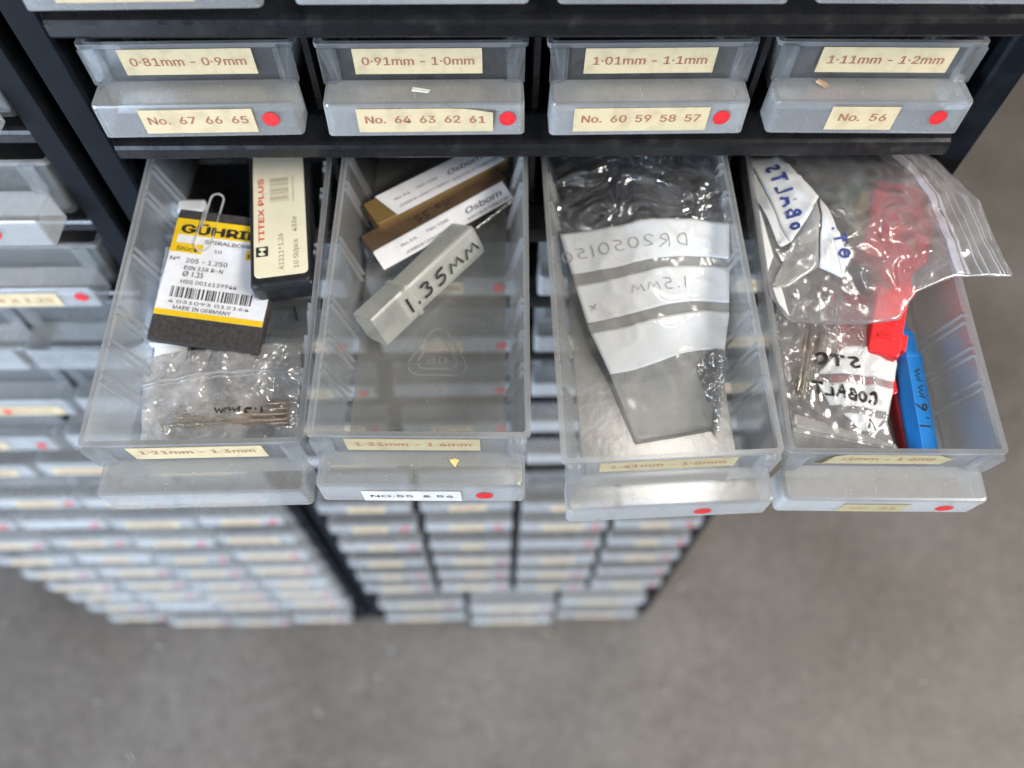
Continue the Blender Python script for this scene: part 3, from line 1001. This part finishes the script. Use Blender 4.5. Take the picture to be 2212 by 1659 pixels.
# paper clip on its top edge
cp = thing('paper_clip', OM[0] @ basis((-7.6, 93.3, 20.0), (2.4, 91.6, 19.0), (-12.6, 46, 11)), 'clear wire paper clip hooked over the black packet edge', 'paper clip')
b = MB()
pts = []
def arc(cx, cy, r, a0, a1, n=8):
    return [(cx + r * math.cos(math.radians(a0 + (a1 - a0) * i / n)), cy + r * math.sin(math.radians(a0 + (a1 - a0) * i / n)), -0.7) for i in range(n + 1)]
pts = [(-2.7, 3.0, -.7)] + arc(0, 15.5, 2.7, 180, 0) + arc(0.45, -1.5, 2.25, 0, -180) + [(-1.8, 6, -.7), (-1.8, 10, -.7)]
b.tube(pts, 0.34)
b.build('clip_wire', 'milky_plastic', cp, smooth=True)

# black plastic case with ivory label
CP0, CP1, CPV = (9.2, 56.8, 22.0), (29.2, 59.4, 22.0), (3.6, 99.7, 22.6)
CB = basis(CP0, CP1, CPV)
cs = thing('drill_case', OM[0] @ CB, 'black plastic case with ivory label and red lettering, beside drawer wall', 'case')
b = MB()
b.loft([rrect(0.6, 20.4, 0.6, 60, 2.0, -10), rrect(0, 21, 0, 60.6, 2.4, -7), rrect(0, 21, 0, 60.6, 2.4, -2.2), rrect(.5, 20.5, 0.5, 60.1, 2.2, -0.6), rrect(1.2, 19.8, 1.2, 59.4, 1.8, 0)])
b.build('case_shell', 'black_plastic', cs, bevel=0.2)
b = MB()
b.loft([rrect(1.9, 19.4, 3.4, 58.6, 1.6, 0.02), rrect(1.9, 19.4, 3.4, 58.6, 1.6, 0.25)])
il = b.build('printed_label', 'ivory_card', cs)
def rot(x, y, z=.30):        # text running up the label
    return lambda s, t: (x - t, y + s, z)
b = MB()
printed(b, 'TITEX PLUS', 27, 2.6, rot(5.4, 17.5), 0.05, shear=0.0)
b.build('lettering', 'red_ink', il)
b = MB()
printed(b, 'A1211*1.26', 14.5, 2.3, rot(11.6, 5.6))
printed(b, '10 St/pcs', 11.5, 2.3, rot(16.4, 5.6))
printed(b, '432e', 6.2, 2.1, rot(16.2, 20.5))
y = 34.0
rb = random.Random(9)
while y < 44:
    wd = rb.choice((.15, .15, .3))
    b.prism([(7.6, y), (14.0, y), (14.0, y + wd), (7.6, y + wd)], 0.26, 0.29)
    y += wd + rb.choice((.22, .3, .5))
printed(b, '4 032113 722158', 11, 0.9, rot(15.8, 33.5))
b.build('lettering', 'tan_ink', il)
b = MB()
b.prism([(2.6, 11.6), (6.6, 11.6), (6.6, 15.6), (2.6, 15.6)], 0.26, 0.31)
lg = b.build('logo_mark', 'black_ink', il)
b = MB()
for k in range(2):
    a0 = math.radians(30 + 180 * k)
    P = [(4.6, 13.6)] + [(4.6 + 1.6 * math.cos(a0 + i * .26), 13.6 + 1.6 * math.sin(a0 + i * .26)) for i in range(8)]
    b.prism(P, .32, .36)
b.build('logo_mark', 'ivory_card', lg)

# loose pin below the case, white folded packets under the black card, metal rod
b = MB(); b.cyl((18.6, 61.5, 3.2), (20.2, 56.0, 2.4), 0.55)
tag(b.build('steel_pin', 'bright_steel', None, OM[0]), 'thin steel pin standing out below the black case', 'pin')
sp = thing('paper_packet', OM[0], 'crumpled white paper packet under the black card packet', 'packet')
b = MB()
b.hexa([(-27.0, 41.5, 1.6), (-15.2, 40.5, 1.6), (-18, 75, 5), (-26.5, 76, 6), (-26.6, 41.8, 3.6), (-15.4, 40.8, 3.4), (-18, 75, 8), (-26.5, 76, 9)])
b.hexa([(-27.8, 45.5, 4.0), (-17.2, 45.0, 4.2), (-17, 80, 8), (-26.0, 82, 9), (-27.8, 45.6, 6.6), (-17.2, 45.2, 6.4), (-17, 80, 11), (-26, 82, 12)])
b.build('paper_wrap', 'white_paper', sp, bevel=0.5)
b = MB()
printed(b, 'JOHN', 7, 1.5, lambda s, t: (-24.6 + s, 42.0 + t, 3.85 + .06 * t))
b.build('lettering', 'black_ink', sp)
b = MB(); b.box(-27.5, -17.5, 101, 106.5, 3.5, 7.5, mmM((0, 0, 0)))
tag(b.build('white_carton', 'white_paper', None, OM[0], bevel=1.0), 'white card end showing behind the black packet', 'carton')
b = MB(); b.cyl((-13.2, 39.8, 3.0), (-13.6, 62, 4.0), 1.75, n=20)
tag(b.build('steel_rod', 'bright_steel', None, OM[0], bevel=0.2), 'short round steel rod poking out under the black packet', 'rod')

# small zip bag of drill bits
zb = thing('zip_bag', OM[0], 'small clear zip bag of drill bits at the front of the first open drawer', 'zip bag')
S1 = Sheet([(-28.0, 40.5, 5.5), (-2, 44.5, 7.5), (24.0, 44.0, 8.0)], [(-25.2, 10.2, 2.6), (0, 9.6, 2.4), (25.0, 9.8, 2.8)], [(-28.0, 40.5, 5.5), (-28.2, 34, 5.2), (-26.6, 22, 3.4), (-25.2, 10.2, 2.6)], [(24.0, 44, 8.0), (24.6, 30, 5.4), (25.0, 9.8, 2.8)], bulge=2.4, crease=0.8, freq=0.16, seed=3, ridge=0.8)
b = MB()
S1.grid(b, 0, 1, 0, 1, 46, 40, .1, gap=lambda a, c: 0.25 + 3.2 * math.sin(math.pi * a) * math.sin(math.pi * c))
b.build('film', 'crumpled_film', zb, smooth=True)
b = MB(); S1.grid(b, 0.0, 1.0, .285, .315, 40, 2, .5, lift=.25); S1.grid(b, 0.0, 1.0, .34, .352, 40, 2, .3, lift=.2)
b.build('zip_strip', 'zip_film', zb, smooth=True)
b = MB()
S1h = lambda s, t, l: S1.at(.78 - s / 50.0, .66 + t / 34.0, .28 + l)
handwriting(b, '1.3mm', 2.6, 2.6, .9, S1h, .6)
b.build('handwriting', 'black_ink', zb)
for k in range(9):
    b = MB()
    y = 17.0 + (k % 5) * 1.9
    z = 3.5 + (k // 5) * 1.2
    drill_bit(b, (21.6 + random.uniform(-1, .6), y - .2 + (k // 5) * .8, z + .6), (-15.6 + random.uniform(-1.4, 1.4), y + random.uniform(-.5, .5), z), 0.8, .5)
    tag(b.build('drill_bit', 'bronze_steel', None, OM[0], smooth=True, mat2='flute_steel'), 'thin bronze drill bit inside the small clear zip bag', 'drill bit', 'drill bits in the small zip bag')

# ------------------------------------------------------------------ second open drawer
# flat gold box in printed white wrapper
def drill_box(p0, p1, pv, wd, ht, mat, name, label):
    Bm = basis(p0, p1, pv)
    t = thing(name, OM[1] @ Bm, label, 'drill box', 'flat drill boxes in the second open drawer')
    L = (V(p1) - V(p0)).length
    b = MB()
    b.loft([rrect(0, L, 0, wd, .8, -ht), rrect(0, L, 0, wd, .8, 0)])
    b.build('box_shell', mat, t, bevel=0.4)
    return t, L
t1, L1 = drill_box((-20.2, 86.8, 12.2), (26.0, 118.0, 13.0), (-26.6, 95.2, 12.8), 10.6, 6.5, 'gold_plastic', 'drill_box', 'gold drill box with white label reading No.54, furthest back')
b = MB()
b.hexa([(8.0, -.2, .1), (53.4, -.3, .1), (53.4, 10.4, .1), (5.0, 10.8, .1), (8.0, -.2, .3), (53.4, -.3, .3), (53.4, 10.4, .3), (5.0, 10.8, .3)])
wl = b.build('printed_label', 'white_paper', t1, bevel=.1)
b = MB()
printed(b, 'No.54', 6.2, 1.5, on(10.4, 5.4, .34)); printed(b, 'TWO TONE', 9.0, 1.4, on(19.2, 5.6, .34)); printed(b, 'JOBBER LENGTH DRILL', 21.0, 1.4, on(10.4, 2.0, .34))
printed(b, 'SHEFFIELD YORKSHIRE', 20.0, 1.4, on(32.4, 1.6, .34))
b.build('lettering', 'grey_ink', wl)
b = MB()
printed(b, 'Osborn', 14.5, 2.8, on(32.5, 4.8, .34), .03, .25)
b.build('lettering', 'black_ink', wl)
t2, L2 = drill_box((-21.4, 76.6, 9.6), (25.2, 109.5, 10.6), (-27.4, 84.2, 9.8), 8.6, 6.5, 'brown_plastic', 'drill_box', 'brown drill box with white label reading No.55, in the middle')
b = MB()
PR = [(.3, .16), (-.4, .16), (-.9, .04), (-7.2, -1.6), (-7.2, -1.8), (-.9, -.16), (-.4, -.05), (.3, -.05)]
b.loft([[(x + (0.5 if y > 0 else 0), y, z + .12) for y, z in PR] for x in (0.0, 54.8)])
wl = b.build('printed_label', 'white_paper', t2)
def slope(x, y):
    def f(s, t):
        yy = y + t
        return (x + s, yy, .34 if yy > -.5 else .34 + (yy + .5) * .26)
    return f
b = MB()
printed(b, 'No.55', 6.2, 1.5, slope(9.8, -3.3)); printed(b, 'TWO TONE', 9.4, 1.4, slope(20.2, -3.2)); printed(b, 'JOBBER LENGTH DRILL', 21.5, 1.4, slope(9.8, -6.3)); printed(b, 'SHEFFIELD YORKSHIRE', 18.0, 1.3, slope(35.5, -6.5))
b.build('lettering', 'grey_ink', wl)
b = MB()
printed(b, 'Osborn', 15.5, 2.9, slope(36.5, -4.2), .03, .25)
b.build('lettering', 'black_ink', wl)
b = MB()
handwriting(b, 'No 55', 3.0, 2.4, .8, lambda s, t, l: (34 - s, 5.0 - t, .06 + l), .5)
b.build('handwriting', 'black_ink', t2)
b = MB(); drill_bit(b, (13.0, 92.0, 3.2), (28.3, 105.4, 5.2), .75, .9)
tag(b.build('drill_bit', 'bright_steel', None, OM[1], smooth=True), 'single bright drill bit beside the No.55 box', 'drill bit')

# square milky tube with cap
tb = thing('drill_tube', OM[1] @ basis((-15.6, 45.0, 9.2), (16.6, 84.0, 9.2), (-22.4, 52.0, 9.2)), 'milky square plastic tube marked 1.35mm lying across the drawer', 'tube')
TL_, TW = 49.0, 10.8
Mr = Matrix.Rotation(math.radians(-32), 4, 'X')
def sq(x, s, r=1.0):
    return [Mr @ V((x, a, c)) for a, c, _ in rrect(-s, s, -s, s, r, 0, 3)]
b = MB()
cy, cz = TW * .45, -1.8
def sq2(x, s, r=1.2):
    return [V((x, q.y + cy, q.z + cz)) for q in sq(x, s, r)]
b.loft([sq2(10.5, 5.3), sq2(48.2, 5.8), sq2(49.2, 5.0), ], cap0=False)
b.loft([sq2(48.0, 4.9), sq2(10.5, 4.5)], cap0=True, cap1=False)
b.build('tube_body', 'milky_plastic', tb, bevel=.25)
b = MB()
b.loft([sq2(-1.5, 5.6), sq2(-1.2, 5.9), sq2(13.2, 5.95), sq2(13.6, 5.7)])
b.loft([sq2(13.4, 5.7), sq2(14.8, 6.3), sq2(16.0, 6.3), sq2(16.2, 5.8)])
b.build('tube_cap', 'milky_plastic', tb, bevel=.25)
b = MB()
fy, fz = V((0, 1, 0)), V((0, 0, 1))
nY = Mr.to_3x3() @ V((0, 0, 1))
dirT = Mr.to_3x3() @ V((0, 1, 0))
# the face turned towards the viewer is the tube's lower front one
fn = Mr.to_3x3() @ V((0, -1, 0))
ft = Mr.to_3x3() @ V((0, 0, 1))
def tube_map(s, t, l):
    c = V((12.0 + s, cy, cz)) + fn * (6.32 + l) + ft * (-2.4 + t)
    return c
handwriting(b, '1.35MM', 5.0, 4.6, 2.0, tube_map, .95)
b.build('handwriting', 'black_ink', tb)

# ------------------------------------------------------------------ third open drawer
fb = thing('zip_bag', OM[2], 'large flat plastic bag with three white writing bands in the third open drawer', 'zip bag')
SL = [(-31.5, 128, 12.0), (-29.8, 120, 11.8), (-27.0, 91.9, 10), (-19.3, 54.5, 7), (-13.4, 38.3, 5), (-6.9, 15.1, 3)]
SR = [(31.2, 124, 22.5), (31.3, 113.8, 21.5), (30.6, 86.5, 18), (27.2, 55.0, 11.5), (24.0, 41.4, 9), (20.2, 21.6, 5), (18.6, 18.6, 3.2)]
S3 = Sheet([SL[0], (0, 127, 21), SR[0]], [SL[-1], SR[-1]], SL, SR, bulge=2.2, crease=0.5, freq=0.06, seed=1.3, ridge=.5)
V1L, V1R = .315, .355      # where the bands start on each edge
def band(uv):              # four (u,v) corners: left-top, right-top, right-bottom, left-bottom
    lt, rt, rb_, lb_ = uv
    def sh(a, b_):
        w_ = .06 * math.sin(a * 6.28) * .12
        return a, (lt * (1 - a) + rt * a) * (1 - b_) + (lb_ * (1 - a) + rb_ * a) * b_ + w_
    return sh
b = MB(); S3.grid(b, 0, 1, 0, .335, 44, 30, .1, gap=lambda a, c: .25 + 1.4 * math.sin(math.pi * a))
b.build('film', 'creased_film', fb, smooth=True)
b = MB(); S3.grid(b, 0, 1, .335, 1, 44, 50, .1, gap=lambda a, c: .25 + .9 * math.sin(math.pi * a))
b.build('film', 'cloudy_film', fb, smooth=True)
# v along the left edge by length: measure helper
def vof(edge, y):
    best = min(range(400), key=lambda k: abs(interp(edge, k / 399).y - y))
    return best / 399
bands = [((91.9, 87.0), (76.1, 74.2)), ((71.5, 71.3), (57.1, 59.0)), ((53.4, 56.0), (38.3, 43.0))]
for (lt, rt), (lbm, rbm) in bands:
    b = MB()
    S3.grid(b, 0, 1, 0, 1, 40, 14, .12, lift=.22, shape=band((vof(SL, lt), vof(SR, rt), vof(SR, rbm), vof(SL, lbm))))
    b.build('writing_band', 'white_film', fb, smooth=True)
def s3map(u0, y0, u_per, sgn=-1, tilt=0.0):
    def f(s, t, l):
        u = u0 + sgn * s / 52.0
        y = y0 + t + tilt * s
        v = vof(SL, y) * (1 - u) + vof(SR, y) * u
        return S3.at(u, v, .34 + l)
    return f
b = MB()
handwriting(b, 'DR', 4.6, 3.6, 2.0, s3map(.745, 79.0, 1), .32)
handwriting(b, '2050150', 4.2, 3.4, 1.35, s3map(.54, 79.6, 1, tilt=.03), .32)
handwriting(b, '1.5MM', 4.0, 3.3, 1.3, s3map(.72, 64.0, 1), .32)
handwriting(b, 'x', 3.2, 3.0, 1, s3map(.10, 61.0, 1), .30)
b.build('handwriting', 'pencil_ink', fb)
S3b = Sheet([(15.0, 44.8, 8.9), (24.6, 42.8, 9.6)], [(18.4, 19.0, 3.6), (19.6, 16.5, 3.2)], [(15.0, 44.8, 8.9), (14.0, 40, 8.2), (18.4, 19.0, 3.6)], [(24.6, 42.8, 9.6), (22.6, 30, 7), (19.6, 16.5, 3.2)], crease=.5, freq=.3, seed=5, ridge=.6)
b = MB(); S3b.grid(b, 0, 1, 0, 1, 16, 30, .2, lift=.9)
b.build('folded_flap', 'creased_film', fb, smooth=True)

# ------------------------------------------------------------------ fourth open drawer
# red case with hinge, amber side
rc = thing('drill_case', OM[3] @ basis((2.2, 40.5, 15.0), (11.6, 37.6, 15.0), (19.5, 97.0, 19.0)), 'bright red plastic case standing on edge under the clear bags', 'case')
b = MB()
b.loft([rrect(-1.0, 9.0, 0, 68, 1.2, -9), rrect(-1.0, 10.0, 0, 69, 1.6, -2), rrect(-.6, 9.6, .4, 68.6, 1.4, 0)])
b.loft([rrect(-8.6, 12.6, 36, 66, 3.0, -8.9), rrect(-9.0, 13.0, 35, 66.4, 3.5, 1.6), rrect(-8.4, 12.4, 35.6, 65.8, 3.2, 2.4)])
b.box(-1.4, 11.2, 24, 27.5, -7, .9)
b.box(8.8, 11.6, 3.5, 9.5, -6, -.6)
for yy in (6, 11.5, 17):
    b.box(1.5, 7.0, yy, yy + 1.1, -1, .55)
b.loft([rrect(-4.5, 8.5, 40, 60, 2.4, 2.2), rrect(-4.1, 8.1, 40.4, 59.6, 2.2, 3.0)])
b.cyl((-1.6, 21.5, -5), (10.6, 21.5, -5), 1.5, n=16)
b.build('case_shell', 'red_plastic', rc, bevel=.5)
b = MB(); b.box(-12.6, -8.2, 42, 61, -8, 1.0)
b.build('case_side', 'amber_plastic', rc, bevel=.5)
b = MB(); b.loft([rrect(-9.5, 12.4, 28, 66, 1.4, 1.6), rrect(-9.5, 12.4, 28, 66, 1.4, 8.4)])
b.build('case_base', 'red_plastic', rc, rc.matrix_world.inverted() @ OM[3], bevel=.5)
b = MB()
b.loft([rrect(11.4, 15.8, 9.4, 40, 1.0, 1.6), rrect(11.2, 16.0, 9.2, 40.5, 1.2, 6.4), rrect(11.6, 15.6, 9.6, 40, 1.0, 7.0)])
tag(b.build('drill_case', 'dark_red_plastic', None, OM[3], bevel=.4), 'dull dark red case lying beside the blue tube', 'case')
b = MB(); b.cyl((9.6, 112, 9), (12.0, 96, 10), 4.0, 3.6, 18)
tag(b.build('green_tube', 'green_plastic', None, OM[3], bevel=.5), 'green plastic tube end behind the red case, seen through the bag', 'tube')

# blue tube with cap
bt = thing('drill_tube', OM[3] @ basis((11.8, 7.2, 11.5), (21.0, 6.8, 11.5), (18.6, 50.0, 11.5)), 'bright blue plastic tube marked 1.6mm standing by the right wall', 'tube')
b = MB()
def octg(y, s, c=.5, cx=4.6, cz=-4.6):
    return [(cx + s * math.cos(math.radians(a)), y, cz + s * math.sin(math.radians(a))) for a in (22.5, 67.5, 112.5, 157.5, 202.5, 247.5, 292.5, 337.5)]
b.loft([octg(-1.5, 4.6), octg(-1.0, 4.9), octg(35.5, 4.9), octg(35.8, 4.7)])
b.build('tube_body', 'blue_plastic', bt, bevel=.3)
b = MB()
b.loft([octg(33.2, 5.0), octg(33.4, 5.15), octg(34.8, 5.15), octg(35.0, 5.0)])
b.loft([octg(35.6, 4.2), octg(43.6, 3.9), octg(44.2, 3.4)])
b.cyl((4.6, 44, -4.6), (4.6, 49.5, -4.6), 2.2, 1.9, 18)
b.build('tube_cap', 'blue_plastic', bt, bevel=.4)
b = MB()
handwriting(b, '1.6mm', 3.2, 3.2, 1.7, lambda s, t, l: (6.2 - t, 8.0 + s, -4.6 + 4.9 * math.cos(math.radians(22.5)) + .06 + l), .55)
b.build('handwriting', 'black_ink', bt)

# the lower bag with drill bits and white bands
S4 = Sheet([(-25.0, 62, 13), (-6, 60, 15), (11.5, 58, 12.5)], [(-22.9, 14.0, 6), (-6, 11.0, 6), (9.4, 8.4, 5)],
           [(-25, 62, 13), (-26.2, 36, 10), (-22.9, 14.0, 6)], [(11.5, 58, 12.5), (12.6, 38, 11), (9.6, 27, 9), (7.0, 18, 7.5), (9.4, 8.4, 5)], bulge=2.0, crease=.9, freq=.14, seed=8, ridge=1.0)
lb4 = thing('zip_bag', OM[3], 'crumpled clear bag of copper drill bits at the front of the fourth open drawer', 'zip bag')
b = MB(); S4.grid(b, 0, 1, 0, 1, 44, 44, .1, gap=lambda a, c: .3 + 3.0 * math.sin(math.pi * a) * math.sin(math.pi * c))
b.build('film', 'soft_film', lb4, smooth=True)
def quad(a, b_, c, d):
    def sh(u, v):
        p = (V(a) * (1 - u) + V(b_) * u) * (1 - v) + (V(d) * (1 - u) + V(c) * u) * v
        return p.x, p.y
    return sh
for q in (((.52, .35), (1.0, .31), (1.0, .52), (.30, .56)), ((.28, .62), (1.0, .57), (.98, .73), (.40, .76)), ((.52, .80), (.96, .78), (.80, .90), (.66, .89))):
    b = MB(); S4.grid(b, 0, 1, 0, 1, 26, 10, .12, lift=.3, shape=quad(*q))
    b.build('writing_band', 'white_film', lb4, smooth=True)
def s4map(u0, v0, tilt=0.0):
    return lambda s, t, l: S4.at(u0 - s / 36.0, v0 - t / 48.0 - tilt * s, .46 + l)
b = MB()
handwriting(b, 'STC', 3.4, 3.6, 1.4, s4map(.66, .49), 1.0)
handwriting(b, 'COBALT', 3.4, 2.9, .9, s4map(.86, .71, .001), 1.0)
handwriting(b, 'A', 3.0, 3.0, .9, s4map(.84, .87), .8)
b.build('handwriting', 'black_ink', lb4)
b = MB()
S4z = Sheet([(-23.4, 20.5, 9.0), (9.0, 11.0, 6.5)], [(-24.0, 10.2, 5.0), (9.8, 7.4, 4.2)], [(-23.4, 20.5, 9), (-24.4, 15, 8.4), (-24.0, 10.2, 5.0)], [(9.0, 11, 6.5), (10.2, 9, 5.8), (9.8, 7.4, 4.2)], crease=.3, freq=.1, seed=2, ridge=.4)
S4z.grid(b, 0, 1, 0, 1, 30, 10, .3)
b.build('rolled_end', 'cloudy_film', lb4, smooth=True)
b = MB(); S4z.grid(b, 0.02, .98, .30, .40, 30, 2, .3, lift=.25); S4z.grid(b, 0.02, .98, .52, .56, 30, 2, .3, lift=.25)
b.build('zip_strip', 'zip_film', lb4, smooth=True)
for k in range(11):
    b = MB()
    x0 = -16.0 + 1.75 * (k % 7)
    z0 = 10.2 + 1.5 * (k // 7)
    drill_bit(b, (x0 + 3.6 + random.uniform(-.6, .6), 66 + random.uniform(-2, 2), z0 + 3), (x0 - 6.0 + random.uniform(-.8, .8), 27 + random.uniform(-1.5, 1.5), z0 - 2.0), .75, .22)
    tag(b.build('drill_bit', 'bronze_steel', None, OM[3], smooth=True, mat2='flute_steel'), 'copper coloured drill bit inside the crumpled bag by the red case', 'drill bit', 'copper drill bits in the crumpled bag')

# the upper bag lying over everything, its zip end hanging out over the right wall
TOP = [(-31.5, 119, 21), (-12, 119, 24), (6, 119, 24.5), (18, 119, 24), (31, 117, 23)]
BOT = [(-31.4, 55.5, 24.5), (-25.6, 47, 22), (-1, 46.3, 22.5), (9.9, 47.8, 23), (16, 57, 25), (29, 62, 26.5), (48.6, 63.0, 25.5)]
LEF = [(-31.5, 119, 21), (-31.8, 92, 24), (-31.4, 55.5, 24.5)]
RIG = [(31, 117, 23), (36, 108, 24.8), (44, 93, 25.6), (46, 76, 25.5), (48.6, 63, 25.5)]
S5 = Sheet(TOP, BOT, LEF, RIG, bulge=2.5, crease=.9, freq=.09, seed=4, ridge=1.1)
ub = thing('zip_bag', OM[3], 'clear zip bag with white panels and blue writing hanging over the drawer side', 'zip bag')
b = MB(); S5.grid(b, 0, 1, 0, 1, 74, 50, .1, gap=lambda a, c: .25 + 2.6 * math.sin(math.pi * min(1, a / .6)) * math.sin(math.pi * c))
b.build('film', 'hazy_film', ub, smooth=True)
# white panels, given by the drawer's own coordinates
def inv_s5(x, y):
    u, v = .4, .5
    for _ in range(40):
        p = S5.base(u, v)
        e = 1e-3
        pu = (S5.base(min(1, u + e), v) - S5.base(min(1, u + e) - 2 * e, v)) / (2 * e)
        pv = (S5.base(u, min(1, v + e)) - S5.base(u, min(1, v + e) - 2 * e)) / (2 * e)
        dx, dy = x - p.x, y - p.y
        det = pu.x * pv.y - pu.y * pv.x
        u += .7 * (dx * pv.y - dy * pv.x) / det
        v += .7 * (pu.x * dy - pu.y * dx) / det
        u = min(.999, max(.001, u)); v = min(.999, max(.001, v))
    return u, v
def panel(pts, mat, name, lift, nu=14, nv=14, tent=0.0):
    q = [inv_s5(*p) for p in pts]
    b = MB()
    S5.grid(b, 0, 1, 0, 1, nu, nv, .15, lift=lift, shape=quad(*q))
    return b.build(name, mat, ub, smooth=True)
panel([(-31.3, 115.0), (-20.6, 115.0), (-10.4, 94.0), (-22.0, 76.0)], 'white_film', 'white_panel', .45)
panel([(-31.3, 112.0), (-31.2, 96.0), (-25.4, 74.8), (-22.2, 76.2)], 'white_film', 'white_panel', .40)
panel([(-10.2, 93.2), (-8.8, 90.3), (-4.4, 69.8), (-6.6, 62.3)], 'white_film', 'white_panel', .45)
panel([(-10.3, 92.5), (-10.0, 92.5), (-6.8, 62.5), (-14.0, 66.2)], 'white_film', 'white_panel', .43)
panel([(-31.2, 91.3), (-30.4, 89.0), (-28.0, 71.6), (-31.0, 64.4)], 'white_film', 'white_panel', .45, 6, 8)
panel([(-30.4, 58.4), (-27.4, 60.1), (-25.0, 49.2), (-28.8, 53.0)], 'white_film', 'white_panel', .45, 6, 8)
panel([(-21.8, 75.4), (-11.2, 93.0), (-14.4, 66.4), (-30.6, 59.4)], 'cloudy_film', 'grey_panel', .42, 10, 10)
def s5write(body, x0, y0, ang, h, cw, gap, pen):
    ca, sa = math.cos(ang), math.sin(ang)
    def f(s, t, l):
        t = -t
        x, y = x0 + s * ca - t * sa, y0 + s * sa + t * ca
        u, v = inv_s5(x, y)
        return S5.at(u, v, .62 + l)
    b = MB()
    handwriting(b, body, h, cw, gap, f, pen)
    b.build('handwriting', 'blue_ink', ub)
s5write('oBALTS', -20.4, 81.0, math.radians(101), 4.4, 3.2, 1.9, 1.1)
s5write('QT.', -6.9, 69.0, math.radians(97), 3.6, 3.6, 1.8, .8)
z0, z1 = inv_s5(17.0, 117.5), inv_s5(31.0, 63.2)
def strip(off, wd, lift):
    def sh(a, c):
        u = (z0[0] + off) * (1 - c) + (z1[0] + off) * c + (a - .5) * wd
        return min(.999, u), .012 + .976 * c
    return sh
b = MB(); S5.grid(b, 0, 1, 0, 1, 3, 40, .5, lift=.55, shape=strip(0, .028, 0)); S5.grid(b, 0, 1, 0, 1, 2, 40, .4, lift=.5, shape=strip(.028, .010, 0))
b.build('zip_strip', 'zip_film', ub, smooth=True)
b = MB()
for off, wd_ in ((.075, .003), (.105, .002), (.15, .003), (.165, .002), (.225, .0025)):
    S5.grid(b, 0, 1, 0, 1, 1, 40, .2, lift=.3, shape=strip(off, wd_, 0))
b.build('pressed_line', 'zip_film', ub, smooth=True)

# ------------------------------------------------------------------ crumbs on the handles
def crumb(name, M, mat, pts, th, label, cat):
    b = MB(); b.prism(pts, 0, th)
    tag(b.build(name, mat, None, M, bevel=.1), label, cat)
crumb('paper_scrap', Mt((-33.4, -3.2, 12.15), 0, 0, -.1), 'white_chip', [(-3.0, -.9), (2.2, -1.3), (2.8, .2), (-2.8, 1.0)], .25, 'white paper scrap on the handle of the 0·91mm drawer', 'scrap')
crumb('wood_splinter', Mt((92.0, -1.2, 12.2), .1, .1, -.6), 'wood_chip', [(-2.0, -.5), (1.6, -.9), (2.2, .3), (0.4, .8), (-1.6, .6)], .8, 'brown wood splinter on the handle of the 1·11mm drawer', 'splinter')
crumb('yellow_flake', OM[1] @ Mt((9.8, -1.3, 12.1), .2, .1, .3), 'yellow_flake', [(-1.4, 1.0), (-.2, -1.6), (.6, -.6), (1.5, .2), (.4, 1.0)], .5, 'yellow flake on the handle of the NO.55 & 54 drawer', 'flake')
